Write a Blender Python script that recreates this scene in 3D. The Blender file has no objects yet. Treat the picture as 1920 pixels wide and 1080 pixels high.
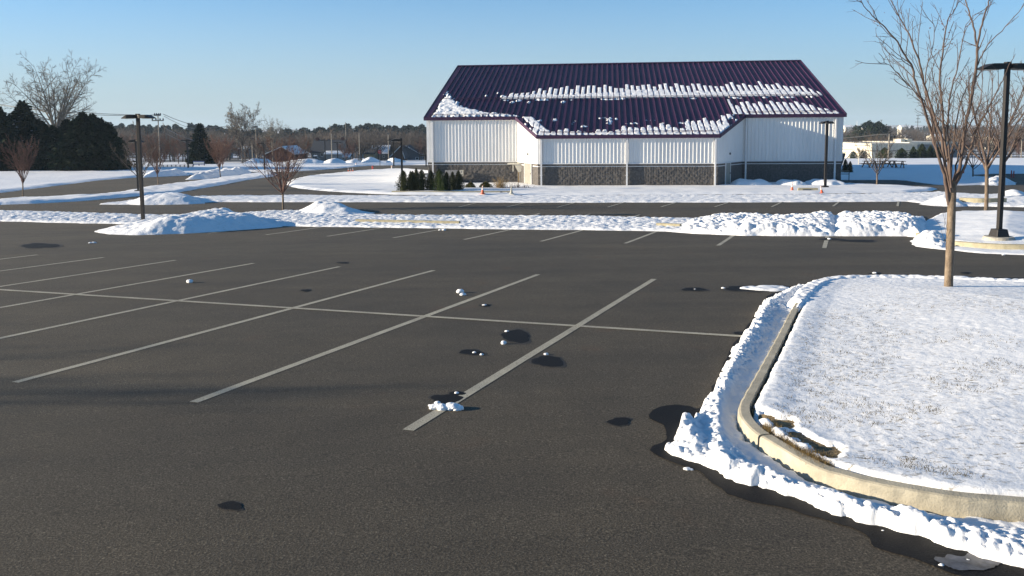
import bpy, bmesh, math, random
import numpy as np
from mathutils import Vector, Matrix, geometry
random.seed(5)
PI = math.pi
R = math.radians
scene = bpy.context.scene
COL = scene.collection

# ------------------------------------------------------------------ camera
F, CX, CY = 1560.0, 960.0, 400.0          # focal length and principal point for a 1920x1080 frame
CAMZ = 2.598
pitch = math.atan2(CY - 245, F)
roll = math.atan(-0.007)
_fw = np.array([0, math.cos(pitch), -math.sin(pitch)])
_up = np.array([0, math.sin(pitch), math.cos(pitch)])
_rt = np.array([1.0, 0, 0])
RT = _rt * math.cos(roll) + _up * math.sin(roll)
UP = -_rt * math.sin(roll) + _up * math.cos(roll)
CAM = np.array([0, 0, CAMZ])
cd = bpy.data.cameras.new('camera')
cam = bpy.data.objects.new('camera', cd); COL.objects.link(cam)
cd.sensor_width = 36; cd.lens = F / 1920 * 36
cd.shift_y = -(540 - CY) / 1920
cd.clip_start = 0.05; cd.clip_end = 20000
cam.matrix_world = Matrix(((RT[0], UP[0], -_fw[0], 0), (RT[1], UP[1], -_fw[1], 0), (RT[2], UP[2], -_fw[2], CAMZ), (0, 0, 0, 1)))
scene.camera = cam

# ------------------------------------------------------------------ sky, sun, exposure
SUN_EL = 12.0
SUN_AZ = (-1.0, -0.02)                    # horizontal direction towards the sun
w = bpy.data.worlds.new('World'); scene.world = w; w.use_nodes = True
nt = w.node_tree; nt.nodes.clear()
so = nt.nodes.new('ShaderNodeOutputWorld'); bg = nt.nodes.new('ShaderNodeBackground'); sk = nt.nodes.new('ShaderNodeTexSky')
sk.sky_type = 'NISHITA'; sk.sun_disc = False
sk.sun_elevation = R(SUN_EL)
sk.sun_rotation = math.atan2(SUN_AZ[0], SUN_AZ[1])
sk.air_density = 0.6; sk.dust_density = 0.0; sk.ozone_density = 4.5
bg.inputs['Strength'].default_value = 0.10
# pale winter haze low in the sky, a little brighter on the sun's side
_tc = nt.nodes.new('ShaderNodeTexCoord'); _sx = nt.nodes.new('ShaderNodeSeparateXYZ'); nt.links.new(_tc.outputs['Generated'], _sx.inputs[0])
def _math(op, a, b=None):
    m_ = nt.nodes.new('ShaderNodeMath'); m_.operation = op
    for i_, v_ in enumerate((a, b)):
        if v_ is None: continue
        if isinstance(v_, (int, float)): m_.inputs[i_].default_value = v_
        else: nt.links.new(v_, m_.inputs[i_])
    return m_.outputs[0]
_el = _math('MAXIMUM', _sx.outputs[2], 0.0)
_f = _math('ADD', _math('MULTIPLY', _math('POWER', 2.71828, _math('MULTIPLY', _math('POWER', _math('DIVIDE', _el, 0.14), 2.0), -1.0)), 0.90), 0.02)
_side = _math('ADD', _math('MULTIPLY', _sx.outputs[0], -0.9), 0.5); _side.node.use_clamp = True
_hz = nt.nodes.new('ShaderNodeMix'); _hz.data_type = 'RGBA'; nt.links.new(_side, _hz.inputs[0])
_hz.inputs[6].default_value = (1.72, 2.12, 2.36, 1); _hz.inputs[7].default_value = (2.42, 2.70, 2.78, 1)
_mx = nt.nodes.new('ShaderNodeMix'); _mx.data_type = 'RGBA'; nt.links.new(_f, _mx.inputs[0])
_tint = nt.nodes.new('ShaderNodeMix'); _tint.data_type = 'RGBA'; _tint.blend_type = 'MULTIPLY'; _tint.inputs[0].default_value = 1.0
_tint.inputs[7].default_value = (0.76, 1.06, 0.93, 1); nt.links.new(sk.outputs[0], _tint.inputs[6])
nt.links.new(_tint.outputs[2], _mx.inputs[6]); nt.links.new(_hz.outputs[2], _mx.inputs[7])
nt.links.new(_mx.outputs[2], bg.inputs[0]); nt.links.new(bg.outputs[0], so.inputs[0])
sl = bpy.data.lights.new('sun', 'SUN'); sl.energy = 5.0; sl.angle = R(0.5); sl.color = (1.0, 0.85, 0.64)
sun = bpy.data.objects.new('sun', sl); COL.objects.link(sun)
_d = Vector((SUN_AZ[0], SUN_AZ[1], math.tan(R(SUN_EL)) * math.hypot(*SUN_AZ))).normalized()
sun.rotation_euler = _d.to_track_quat('Z', 'Y').to_euler()
sun.location = (-30, 0, 30)
scene.view_settings.view_transform = 'Standard'; scene.view_settings.look = 'None'
scene.view_settings.exposure = 1.2; scene.view_settings.gamma = 1.0
scene.view_settings.use_curve_mapping = False
scene.render.engine = 'CYCLES'

# ------------------------------------------------------------------ terrain
_ys = np.array([-40, 0, 28, 34, 40, 66, 76, 105, 118, 250, 330, 420, 700, 1200, 4000], float)
_slope = np.array([-.03975, -.03975, -.03975, -.032, -.0185, -.0155, -.004, -.004, -.026, -.026, -.012, .004, .010, .006])
_yy = np.arange(-40, 4001, 0.5)
_s = np.interp(_yy, np.array([-40, 28, 33, 38, 44, 62, 70, 78, 104, 116, 240, 300, 420, 700, 1300, 4000], float),
               np.array([-.03975, -.03975, -.036, -.024, -.0165, -.0155, -.006, -.004, -.004, -.026, -.026, -.012, .002, .009, .008, 0.0]))
_z = np.concatenate([[0], np.cumsum((_s[1:] + _s[:-1]) / 2 * 0.5)])
_z = _z - np.interp(0, _yy, _z)

def TZ(x, y):
    x = np.asarray(x, float); y = np.asarray(y, float)
    fade = 1 - np.clip((y - 34) / 26, 0, 1)
    return np.interp(y, _yy, _z) + 0.0069 * np.clip(x, -60, 60) * fade

def ray(px, py):
    d = _fw + RT * ((px - CX) / F) - UP * ((py - CY) / F)
    return d / d[1]                        # per metre of y

def G(px, py):                             # the spot of ground seen at that place of the photograph
    d = ray(px, py)
    ts = np.concatenate([np.arange(1.5, 60, 0.05), np.arange(60, 400, 0.25), np.arange(400, 3000, 3)])
    h = CAMZ + d[2] * ts - TZ(d[0] * ts, ts)
    k = np.argmax(h < 0)
    if h[k] >= 0: k = len(ts) - 1
    a, b = h[k - 1], h[k]
    t = ts[k - 1] + (ts[k] - ts[k - 1]) * a / (a - b)
    return np.array([d[0] * t, t, float(TZ(d[0] * t, t))])

def W(px, py, y):                          # point on a sight line at depth y
    d = ray(px, py); return CAM + d * y
def GP(pts): return np.array([G(*p)[:2] for p in pts])

# lot directions: along the rows (U) and along the stall lines (V)
U2 = np.array([0.92697, -0.37452]); U2 /= np.linalg.norm(U2)
V2 = np.array([0.37507, 0.92637]); V2 /= np.linalg.norm(V2)

# ------------------------------------------------------------------ noise in numpy
def _hash(ix, iy, s):
    h = (ix.astype(np.int64) * 374761393 + iy.astype(np.int64) * 668265263 + s * 1442695041) & 0x7fffffff
    h = ((h ^ (h >> 13)) * 1274126177) & 0x7fffffff
    return ((h ^ (h >> 16)) & 0xffffff) / float(0xffffff)
def vnoise(x, y, s=0):
    ix = np.floor(x); iy = np.floor(y); fx = x - ix; fy = y - iy
    fx = fx * fx * (3 - 2 * fx); fy = fy * fy * (3 - 2 * fy)
    a = _hash(ix, iy, s); b = _hash(ix + 1, iy, s); c = _hash(ix, iy + 1, s); d = _hash(ix + 1, iy + 1, s)
    return (a * (1 - fx) + b * fx) * (1 - fy) + (c * (1 - fx) + d * fx) * fy
def fbm(x, y, oct=4, s=0):
    t = 0; a = 0.5
    for o in range(oct):
        t = t + a * (vnoise(x + o * 17.3, y - o * 9.1, s + o) * 2 - 1); x = x * 2.03; y = y * 2.03; a *= 0.5
    return t
def lumps(x, y, s=0):                      # rounded clods, 0..1
    ix = np.floor(x); iy = np.floor(y); best = np.full(x.shape, 0.0)
    for dx in (-1, 0, 1):
        for dy in (-1, 0, 1):
            cx = ix + dx; cy = iy + dy
            px = cx + _hash(cx, cy, s + 5); py = cy + _hash(cx, cy, s + 9)
            r = 0.35 + 0.55 * _hash(cx, cy, s + 21)
            d2 = ((x - px) ** 2 + (y - py) ** 2) / (r * r)
            best = np.maximum(best, np.sqrt(np.clip(1 - d2, 0, 1)) * r)
    return best
def sdist(X, Y, poly):                     # signed distance, positive inside
    P = np.asarray(poly); Q = np.roll(P, -1, axis=0)
    best = np.full(X.shape, 1e9); ins = np.zeros(X.shape, bool)
    for (x0, y0), (x1, y1) in zip(P, Q):
        dx, dy = x1 - x0, y1 - y0; L = dx * dx + dy * dy
        if L < 1e-12: continue
        t = np.clip(((X - x0) * dx + (Y - y0) * dy) / L, 0, 1)
        best = np.minimum(best, (X - x0 - t * dx) ** 2 + (Y - y0 - t * dy) ** 2)
        if y0 != y1:
            c = ((y0 > Y) != (y1 > Y)) & (X < dx * (Y - y0) / (y1 - y0) + x0)
            ins ^= c
    return np.where(ins, 1, -1) * np.sqrt(best)
def sdline(X, Y, path):
    best = np.full(X.shape, 1e9); tt = np.zeros(X.shape); n = len(path) - 1
    for i in range(n):
        x0, y0 = path[i]; x1, y1 = path[i + 1]; dx, dy = x1 - x0, y1 - y0; L = dx * dx + dy * dy + 1e-12
        t = np.clip(((X - x0) * dx + (Y - y0) * dy) / L, 0, 1)
        d = (X - x0 - t * dx) ** 2 + (Y - y0 - t * dy) ** 2
        m = d < best; best = np.where(m, d, best); tt = np.where(m, (i + t) / n, tt)
    return np.sqrt(best), tt
def sstep(a, b, x):
    t = np.clip((x - a) / (b - a), 0, 1); return t * t * (3 - 2 * t)
def smooth_path(P, n=8, closed=False):     # Catmull-Rom
    P = [np.array(p, float) for p in P]; out = []; m = len(P)
    rng = range(m if closed else m - 1)
    for i in rng:
        p0 = P[(i - 1) % m] if closed or i > 0 else 2 * P[0] - P[1]
        p1 = P[i]; p2 = P[(i + 1) % m]
        p3 = P[(i + 2) % m] if closed or i + 2 < m else 2 * P[m - 1] - P[m - 2]
        for k in range(n):
            t = k / n
            out.append(0.5 * ((2 * p1) + (-p0 + p2) * t + (2 * p0 - 5 * p1 + 4 * p2 - p3) * t * t + (-p0 + 3 * p1 - 3 * p2 + p3) * t ** 3))
    if not closed: out.append(P[-1])
    return np.array(out)

# ------------------------------------------------------------------ objects
def tag(o, label=None, cat=None, group=None, kind=None):
    if label: o['label'] = label
    if cat: o['category'] = cat
    if group: o['group'] = group
    if kind: o['kind'] = kind
    return o
def mesh_np(name, V, Fq, mat=None, smooth=False):
    me = bpy.data.meshes.new(name)
    V = np.asarray(V, dtype=np.float32)
    if isinstance(Fq, np.ndarray):
        k = Fq.shape[1]; n = len(Fq)
        me.vertices.add(len(V)); me.vertices.foreach_set('co', V.ravel())
        me.loops.add(n * k); me.loops.foreach_set('vertex_index', Fq.astype(np.int32).ravel())
        me.polygons.add(n); me.polygons.foreach_set('loop_start', np.arange(0, n * k, k, dtype=np.int32))
        me.polygons.foreach_set('loop_total', np.full(n, k, dtype=np.int32))
        me.update(calc_edges=True)
    else:
        me.from_pydata([tuple(map(float, v)) for v in V], [], Fq); me.update()
    if smooth: me.polygons.foreach_set('use_smooth', [True] * len(me.polygons))
    if mat: me.materials.append(mat)
    return me
def link(name, me, parent=None, loc=None):
    o = bpy.data.objects.new(name, me); COL.objects.link(o)
    if parent: o.parent = parent
    if loc is not None: o.location = tuple(map(float, loc))
    return o
def mk(name, V, Fq, mat, parent=None, smooth=False, loc=None):
    return link(name, mesh_np(name, V, Fq, mat, smooth), parent, loc)
def empty(name, loc, rz=0, label=None, cat=None, group=None, kind=None):
    o = bpy.data.objects.new(name, None); COL.objects.link(o); o.location = tuple(map(float, loc)); o.rotation_euler = (0, 0, rz)
    o.empty_display_size = 0.3
    return tag(o, label, cat, group, kind)
def children(o): return [c for c in bpy.data.objects if c.parent == o]
def copy_tree(o, parent=None, kids=None):
    c = o.copy(); COL.objects.link(c)
    if parent: c.parent = parent
    for ch in children(o): copy_tree(ch, c)
    return c

class MB:
    def __init__(s): s.v = []; s.f = []
    def add(s, V, Fs):
        n = len(s.v); s.v += [tuple(map(float, p)) for p in V]; s.f += [tuple(i + n for i in f) for f in Fs]; return s
    def box(s, x0, x1, y0, y1, z0, z1, bev=0.0):
        V = [(x, y, z) for z in (z0, z1) for y in (y0, y1) for x in (x0, x1)]
        return s.add(V, [(0, 2, 3, 1), (4, 5, 7, 6), (0, 1, 5, 4), (2, 6, 7, 3), (0, 4, 6, 2), (1, 3, 7, 5)])
    def frustum(s, cx, cy, z0, z1, a0, b0, a1, b1):
        V = [(cx + i * a0, cy + j * b0, z0) for j in (-1, 1) for i in (-1, 1)] + [(cx + i * a1, cy + j * b1, z1) for j in (-1, 1) for i in (-1, 1)]
        return s.add(V, [(0, 2, 3, 1), (4, 5, 7, 6), (0, 1, 5, 4), (2, 6, 7, 3), (0, 4, 6, 2), (1, 3, 7, 5)])
    def beam(s, a, b, w, h=None):
        a = Vector(a); b = Vector(b); h = h or w; d = (b - a).normalized()
        ref = Vector((0, 0, 1)) if abs(d.z) < 0.95 else Vector((1, 0, 0))
        x = d.cross(ref).normalized() * w / 2; y = x.cross(d).normalized() * h / 2
        V = [p + i * x + j * y for p in (a, b) for i, j in ((-1, -1), (1, -1), (1, 1), (-1, 1))]
        return s.add(V, [(3, 2, 1, 0), (4, 5, 6, 7), (0, 1, 5, 4), (1, 2, 6, 5), (2, 3, 7, 6), (3, 0, 4, 7)])
    def tube(s, P, rad, n=8, cap=True):
        P = [Vector(p) for p in P]; m = len(P)
        if not hasattr(rad, '__len__'): rad = [rad] * m
        V = []; ref = None
        for i in range(m):
            d = (P[min(i + 1, m - 1)] - P[max(i - 1, 0)]).normalized()
            if ref is None: ref = Vector((1, 0, 0)) if abs(d.x) < 0.8 else Vector((0, 1, 0))
            x = (ref - d * ref.dot(d)).normalized(); y = d.cross(x); ref = x
            for k in range(n):
                a = 2 * PI * k / n; V.append(P[i] + (x * math.cos(a) + y * math.sin(a)) * rad[i])
        Fs = [(i * n + k, i * n + (k + 1) % n, (i + 1) * n + (k + 1) % n, (i + 1) * n + k) for i in range(m - 1) for k in range(n)]
        if cap: Fs += [tuple(range(n - 1, -1, -1)), tuple((m - 1) * n + k for k in range(n))]
        return s.add(V, Fs)
    def lathe(s, prof, n=14, c=(0, 0)):
        m = len(prof)
        V = [(c[0] + r * math.cos(2 * PI * k / n), c[1] + r * math.sin(2 * PI * k / n), z) for r, z in prof for k in range(n)]
        Fs = [(i * n + k, i * n + (k + 1) % n, (i + 1) * n + (k + 1) % n, (i + 1) * n + k) for i in range(m - 1) for k in range(n)]
        Fs += [tuple(range(n - 1, -1, -1)), tuple((m - 1) * n + k for k in range(n))]
        return s.add(V, Fs)
    def build(s, name, mat, parent=None, smooth=False, loc=None, bevel=0):
        o = mk(name, s.v, s.f, mat, parent, smooth, loc)
        if bevel:
            bm = bmesh.new(); bm.from_mesh(o.data)
            bmesh.ops.bevel(bm, geom=list(bm.edges), offset=bevel, segments=2, affect='EDGES', profile=0.7)
            bm.to_mesh(o.data); bm.free()
        return o

# ------------------------------------------------------------------ materials
def mat_new(name):
    m = bpy.data.materials.new(name); m.use_nodes = True; n = m.node_tree; b = n.nodes['Principled BSDF']; return m, n, b
def N(n, t, **kw):
    x = n.nodes.new(t)
    for k, v in kw.items():
        if k.startswith('i_'):
            x.inputs[k[2:].replace('_', ' ')].default_value = v
        else: setattr(x, k, v)
    return x
def noise(n, scale, detail=4, rough=0.55, coord='Object', stretch=None):
    tc = N(n, 'ShaderNodeTexCoord'); t = N(n, 'ShaderNodeTexNoise'); t.inputs['Scale'].default_value = scale
    t.inputs['Detail'].default_value = detail; t.inputs['Roughness'].default_value = rough
    if stretch:
        mp = N(n, 'ShaderNodeMapping'); mp.inputs['Scale'].default_value = stretch[:3]
        if len(stretch) > 3: mp.inputs['Rotation'].default_value = (0, 0, stretch[3])
        n.links.new(tc.outputs[coord], mp.inputs[0]); n.links.new(mp.outputs[0], t.inputs[0])
    else: n.links.new(tc.outputs[coord], t.inputs[0])
    return t
def ramp(n, src, stops):
    r = N(n, 'ShaderNodeValToRGB'); e = r.color_ramp.elements
    while len(e) < len(stops): e.new(0.5)
    for i, (p, c) in enumerate(stops):
        e[i].position = p; e[i].color = (*c, 1) if len(c) == 3 else c
    n.links.new(src, r.inputs[0]); return r
def mixc(n, a, b, fac, mode='MIX'):
    m = N(n, 'ShaderNodeMix', data_type='RGBA', blend_type=mode)
    for s_, k in ((fac, 0), (a, 6), (b, 7)):
        if isinstance(s_, (int, float)): m.inputs[k].default_value = s_
        elif isinstance(s_, tuple): m.inputs[k].default_value = (*s_, 1)
        else: n.links.new(s_, m.inputs[k])
    return m.outputs[2]
def bump(n, b, src, dist, strength=1.0, prev=None):
    bp = N(n, 'ShaderNodeBump'); bp.inputs['Strength'].default_value = strength; bp.inputs['Distance'].default_value = dist
    n.links.new(src, bp.inputs['Height'])
    if prev is not None: n.links.new(prev, bp.inputs['Normal'])
    n.links.new(bp.outputs[0], b.inputs['Normal']); return bp.outputs[0]
def simple(name, col, rough=0.7, metal=0, var=0.12, scale=3.0, bmp=0.0, bscale=40, spec=0.5, stretch=None):
    m, n, b = mat_new(name)
    t = noise(n, scale, 5, 0.6, stretch=stretch)
    lo = tuple(max(0, c * (1 - var * 1.6)) for c in col); hi = tuple(min(1, c * (1 + var)) for c in col)
    r = ramp(n, t.outputs['Fac'], [(0.3, lo), (0.7, hi)])
    n.links.new(r.outputs[0], b.inputs['Base Color'])
    b.inputs['Roughness'].default_value = rough; b.inputs['Metallic'].default_value = metal
    b.inputs['Specular IOR Level'].default_value = spec
    if bmp: bump(n, b, noise(n, bscale, 4).outputs['Fac'], bmp)
    return m

def mat_asphalt():
    m, n, b = mat_new('asphalt')
    big = noise(n, 0.22, 5, 0.6); mid = noise(n, 1.6, 4, 0.6); fine = noise(n, 62, 3, 0.75); grit = noise(n, 210, 1, 0.5)
    streak = noise(n, 0.9, 3, 0.5, stretch=(0.12, 1.0, 1.0, math.atan2(U2[1], U2[0]) * -1))
    c = ramp(n, fine.outputs['Fac'], [(0.30, (0.014, 0.012, 0.009)), (0.49, (0.061, 0.052, 0.038)), (0.64, (0.132, 0.114, 0.083)), (0.74, (0.34, 0.30, 0.22))])
    c2 = mixc(n, c.outputs[0], ramp(n, big.outputs['Fac'], [(0.3, (0.78, 0.79, 0.82)), (0.7, (1.12, 1.08, 1.02))]).outputs[0], 1.0, 'MULTIPLY')
    c3 = mixc(n, c2, ramp(n, mid.outputs['Fac'], [(0.3, (0.88, 0.88, 0.88)), (0.7, (1.08, 1.08, 1.08))]).outputs[0], 1.0, 'MULTIPLY')
    c4 = mixc(n, c3, ramp(n, streak.outputs['Fac'], [(0.35, (0.82, 0.82, 0.84)), (0.6, (1.05, 1.04, 1.03))]).outputs[0], 1.0, 'MULTIPLY')
    rust = noise(n, 0.9, 3, 0.5)
    c5 = mixc(n, c4, (0.11, 0.055, 0.03), ramp(n, rust.outputs['Fac'], [(0.66, (0, 0, 0)), (0.80, (0.35, 0.35, 0.35))]).outputs[0])
    n.links.new(c5, b.inputs['Base Color']); b.inputs['Roughness'].default_value = 0.88; b.inputs['Specular IOR Level'].default_value = 0.35
    p = bump(n, b, fine.outputs['Fac'], 0.006, 0.7); bump(n, b, grit.outputs['Fac'], 0.002, 0.5, p)
    return m
def mat_snow(name, tuft=0.0, rough_scale=9.0, bmp=0.02, dirt=0.0):
    m, n, b = mat_new(name)
    base = ramp(n, noise(n, 1.2, 4).outputs['Fac'], [(0.3, (0.78, 0.80, 0.83)), (0.7, (0.85, 0.86, 0.875))]).outputs[0]
    if dirt:
        base = mixc(n, base, (0.35, 0.31, 0.26), ramp(n, noise(n, 6.0, 6, 0.7).outputs['Fac'], [(0.56, (0, 0, 0)), (0.75, (dirt, dirt, dirt))]).outputs[0])
    if tuft:
        g = noise(n, 11.0 if tuft >= 1 else 7.0, 6, 0.78, stretch=(0.8, 1.9, 1.0)); area = noise(n, 0.35, 3, 0.5)
        f = mixc(n, ramp(n, g.outputs['Fac'], [(0.545 if tuft >= 1 else 0.58, (0, 0, 0)), (0.63 if tuft >= 1 else 0.67, (1, 1, 1))]).outputs[0], ramp(n, area.outputs['Fac'], [(0.38, (0, 0, 0)), (0.6, (tuft, tuft, tuft))]).outputs[0], 1.0, 'MULTIPLY')
        base = mixc(n, base, (0.20, 0.165, 0.11), f)
    n.links.new(base, b.inputs['Base Color'])
    b.inputs['Roughness'].default_value = 0.65; b.inputs['Specular IOR Level'].default_value = 0.25
    b.inputs['Subsurface Weight'].default_value = 0.0
    p = bump(n, b, noise(n, rough_scale, 6, 0.65).outputs['Fac'], bmp, 0.8)
    bump(n, b, noise(n, rough_scale * 9, 3, 0.6).outputs['Fac'], bmp * 0.12, 0.6, p)
    return m
M = {}
M['asphalt'] = mat_asphalt()
M['snow'] = mat_snow('snow', 0, 6, 0.02)
M['snow_rough'] = mat_snow('rough_plowed_snow', 0, 10, 0.03, dirt=0.5)
M['snow_grass'] = mat_snow('thin_snow_on_grass', 0.55, 8, 0.012)
M['snow_island'] = mat_snow('island_snow', 1.0, 12, 0.012)
M['snow_field'] = mat_snow('field_snow', 0.75, 2.2, 0.05)
M['snow_roof'] = mat_snow('roof_snow', 0, 5, 0.03)
def mat_paint():
    m, n, b = mat_new('worn_line_paint')
    c = ramp(n, noise(n, 90, 3, 0.7).outputs['Fac'], [(0.34, (0.06, 0.055, 0.05)), (0.47, (0.36, 0.335, 0.265)), (0.7, (0.50, 0.47, 0.375))])
    c2 = mixc(n, c.outputs[0], ramp(n, noise(n, 2.0, 4).outputs['Fac'], [(0.3, (0.8, 0.8, 0.8)), (0.7, (1.1, 1.1, 1.08))]).outputs[0], 1.0, 'MULTIPLY')
    n.links.new(c2, b.inputs['Base Color']); b.inputs['Roughness'].default_value = 0.8
    bump(n, b, noise(n, 75, 2, 0.7).outputs['Fac'], 0.005, 0.6); return m
M['paint'] = mat_paint()
def mat_wet():
    m, n, b = mat_new('wet_asphalt')
    c = ramp(n, noise(n, 75, 2, 0.7).outputs['Fac'], [(0.3, (0.004, 0.004, 0.0045)), (0.6, (0.010, 0.010, 0.011)), (0.78, (0.03, 0.03, 0.03))])
    n.links.new(c.outputs[0], b.inputs['Base Color']); b.inputs['Roughness'].default_value = 0.75
    b.inputs['Specular IOR Level'].default_value = 0.15
    bump(n, b, noise(n, 75, 2, 0.7).outputs['Fac'], 0.006, 0.7); return m
M['wet'] = mat_wet()
M['ice'] = simple('thin_ice', (0.07, 0.075, 0.09), 0.5, 0, 0.7, 9, 0.002, 20)
M['kerb'] = simple('kerb_concrete', (0.37, 0.34, 0.265), 0.9, 0, 0.18, 5, 0.004, 60)
M['joint'] = simple('kerb_joint_filler', (0.03, 0.028, 0.025), 0.9)
M['concrete'] = simple('footing_concrete', (0.36, 0.34, 0.29), 0.9, 0, 0.2, 6, 0.004, 50)
M['bronze'] = simple('dark_bronze_metal', (0.020, 0.017, 0.016), 0.55, 0.2, 0.15, 2)
M['lens'] = simple('lamp_lens', (0.55, 0.55, 0.52), 0.3)
M['white_metal'] = simple('white_wall_metal', (0.74, 0.74, 0.73), 0.5, 0, 0.05, 0.6, stretch=(1, 1, 0.15))
M['white_trim'] = simple('white_trim_metal', (0.70, 0.70, 0.70), 0.5, 0, 0.06, 2)
def mat_roof():
    m, n, b = mat_new('purple_roof_metal')
    c = ramp(n, noise(n, 0.7, 4, stretch=(1, 0.2, 1)).outputs['Fac'], [(0.3, (0.027, 0.007, 0.034)), (0.7, (0.043, 0.012, 0.048))])
    n.links.new(c.outputs[0], b.inputs['Base Color']); b.inputs['Roughness'].default_value = 0.5
    b.inputs['Specular IOR Level'].default_value = 0.4; return m
M['roof'] = mat_roof()
def mat_block():
    m, n, b = mat_new('split_face_block')
    c = ramp(n, noise(n, 7, 5, 0.7).outputs['Fac'], [(0.3, (0.052, 0.048, 0.046)), (0.55, (0.10, 0.094, 0.090)), (0.75, (0.165, 0.155, 0.15))])
    c2 = mixc(n, c.outputs[0], ramp(n, noise(n, 0.5, 3).outputs['Fac'], [(0.3, (0.85, 0.85, 0.87)), (0.7, (1.1, 1.08, 1.05))]).outputs[0], 1.0, 'MULTIPLY')
    n.links.new(c2, b.inputs['Base Color']); b.inputs['Roughness'].default_value = 0.95
    bump(n, b, noise(n, 25, 4).outputs['Fac'], 0.02, 0.8); return m
M['block'] = mat_block()
M['door'] = simple('grey_door_paint', (0.26, 0.25, 0.22), 0.55, 0, 0.05, 2)
M['bark'] = simple('bark', (0.155, 0.115, 0.08), 0.9, 0, 0.35, 14, 0.006, 60, stretch=(1, 1, 0.35))
M['twig'] = simple('twig_bark', (0.095, 0.066, 0.054), 0.85, 0, 0.25, 4)
M['twig_far'] = simple('brown_twigs', (0.080, 0.065, 0.058), 0.9, 0, 0.25, 1)
M['twig_red'] = simple('reddish_twigs', (0.115, 0.062, 0.050), 0.9, 0, 0.25, 1)
M['bark_pale'] = simple('pale_grey_bark', (0.145, 0.132, 0.112), 0.9, 0, 0.25, 2)
M['leaf_dry'] = simple('dry_leaves', (0.12, 0.055, 0.05), 0.8, 0, 0.3, 9)
M['tan_leaf'] = simple('pale_dry_leaves', (0.24, 0.21, 0.16), 0.9, 0, 0.3, 2)
def mat_green(name, a, b_, sc=1.5):
    m, n, b = mat_new(name)
    c = ramp(n, noise(n, sc, 5, 0.7).outputs['Fac'], [(0.3, a), (0.7, b_)])
    n.links.new(c.outputs[0], b.inputs['Base Color']); b.inputs['Roughness'].default_value = 0.9; b.inputs['Specular IOR Level'].default_value = 0.15; return m
M['fir'] = mat_green('dark_evergreen', (0.006, 0.012, 0.008), (0.022, 0.038, 0.020))
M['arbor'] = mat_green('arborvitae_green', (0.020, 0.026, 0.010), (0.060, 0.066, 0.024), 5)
M['arbor_lit'] = mat_green('sunlit_arborvitae_green', (0.03, 0.045, 0.012), (0.08, 0.11, 0.03), 5)  # brighter copy of the arborvitae green, with sunlight put into the colour
M['hedge'] = mat_green('hedge_green', (0.022, 0.035, 0.015), (0.055, 0.075, 0.032), 1.0)
M['farwood'] = mat_green('far_conifers', (0.009, 0.018, 0.016), (0.020, 0.032, 0.027), 0.05)
M['drygrass'] = simple('dry_grass', (0.20, 0.14, 0.055), 0.95, 0, 0.4, 25)
M['yellowgreen'] = mat_green('yellow_green_shrub', (0.06, 0.06, 0.018), (0.16, 0.14, 0.05), 6)
M['straw'] = simple('straw_stems', (0.30, 0.21, 0.10), 0.9, 0, 0.3, 9)
M['orange'] = simple('orange_cone_plastic', (0.62, 0.10, 0.035), 0.5, 0, 0.1, 8)
M['white_band'] = simple('reflective_white', (0.75, 0.74, 0.70), 0.5)
M['grey_cone'] = simple('faded_grey_plastic', (0.42, 0.42, 0.37), 0.6)
M['red'] = simple('red_paint', (0.45, 0.03, 0.03), 0.5)
M['darkgrey'] = simple('dark_grey_metal', (0.06, 0.065, 0.07), 0.6)
M['wood'] = simple('weathered_wood', (0.22, 0.13, 0.07), 0.85, 0, 0.3, 8)
M['table_wood'] = simple('red_brown_wood', (0.26, 0.12, 0.07), 0.8, 0, 0.25, 5)
M['pole_wood'] = simple('grey_pole_wood', (0.26, 0.235, 0.20), 0.9, 0, 0.2, 3)
M['wire'] = simple('wire', (0.10, 0.11, 0.12), 0.6)
M['yellow_kerb'] = simple('yellowed_concrete', (0.33, 0.30, 0.21), 0.9, 0, 0.15, 5)
M['housegrey'] = simple('grey_siding', (0.24, 0.235, 0.23), 0.8)
M['houseroof'] = simple('dark_shingle', (0.035, 0.042, 0.055), 0.9)
M['tan'] = simple('tan_siding', (0.33, 0.28, 0.17), 0.8)
M['blue_siding'] = simple('slate_siding', (0.09, 0.11, 0.13), 0.8)
M['barnred'] = simple('dark_red_boards', (0.085, 0.035, 0.03), 0.85)
M['bldwhite'] = simple('cream_wall', (0.62, 0.58, 0.48), 0.7)
M['window'] = simple('window_glass', (0.03, 0.035, 0.045), 0.1)
M['signblue'] = simple('blue_sign', (0.03, 0.07, 0.22), 0.5)
def mat_ground():
    m, n, b = mat_new('distant_ground')
    f = ramp(n, noise(n, 0.02, 6, 0.65).outputs['Fac'], [(0.44, (0, 0, 0)), (0.54, (1, 1, 1))])
    c = mixc(n, (0.075, 0.060, 0.045), (0.78, 0.80, 0.83), f.outputs[0])
    n.links.new(c, b.inputs['Base Color']); b.inputs['Roughness'].default_value = 0.95; return m
M['ground'] = mat_ground()

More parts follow.
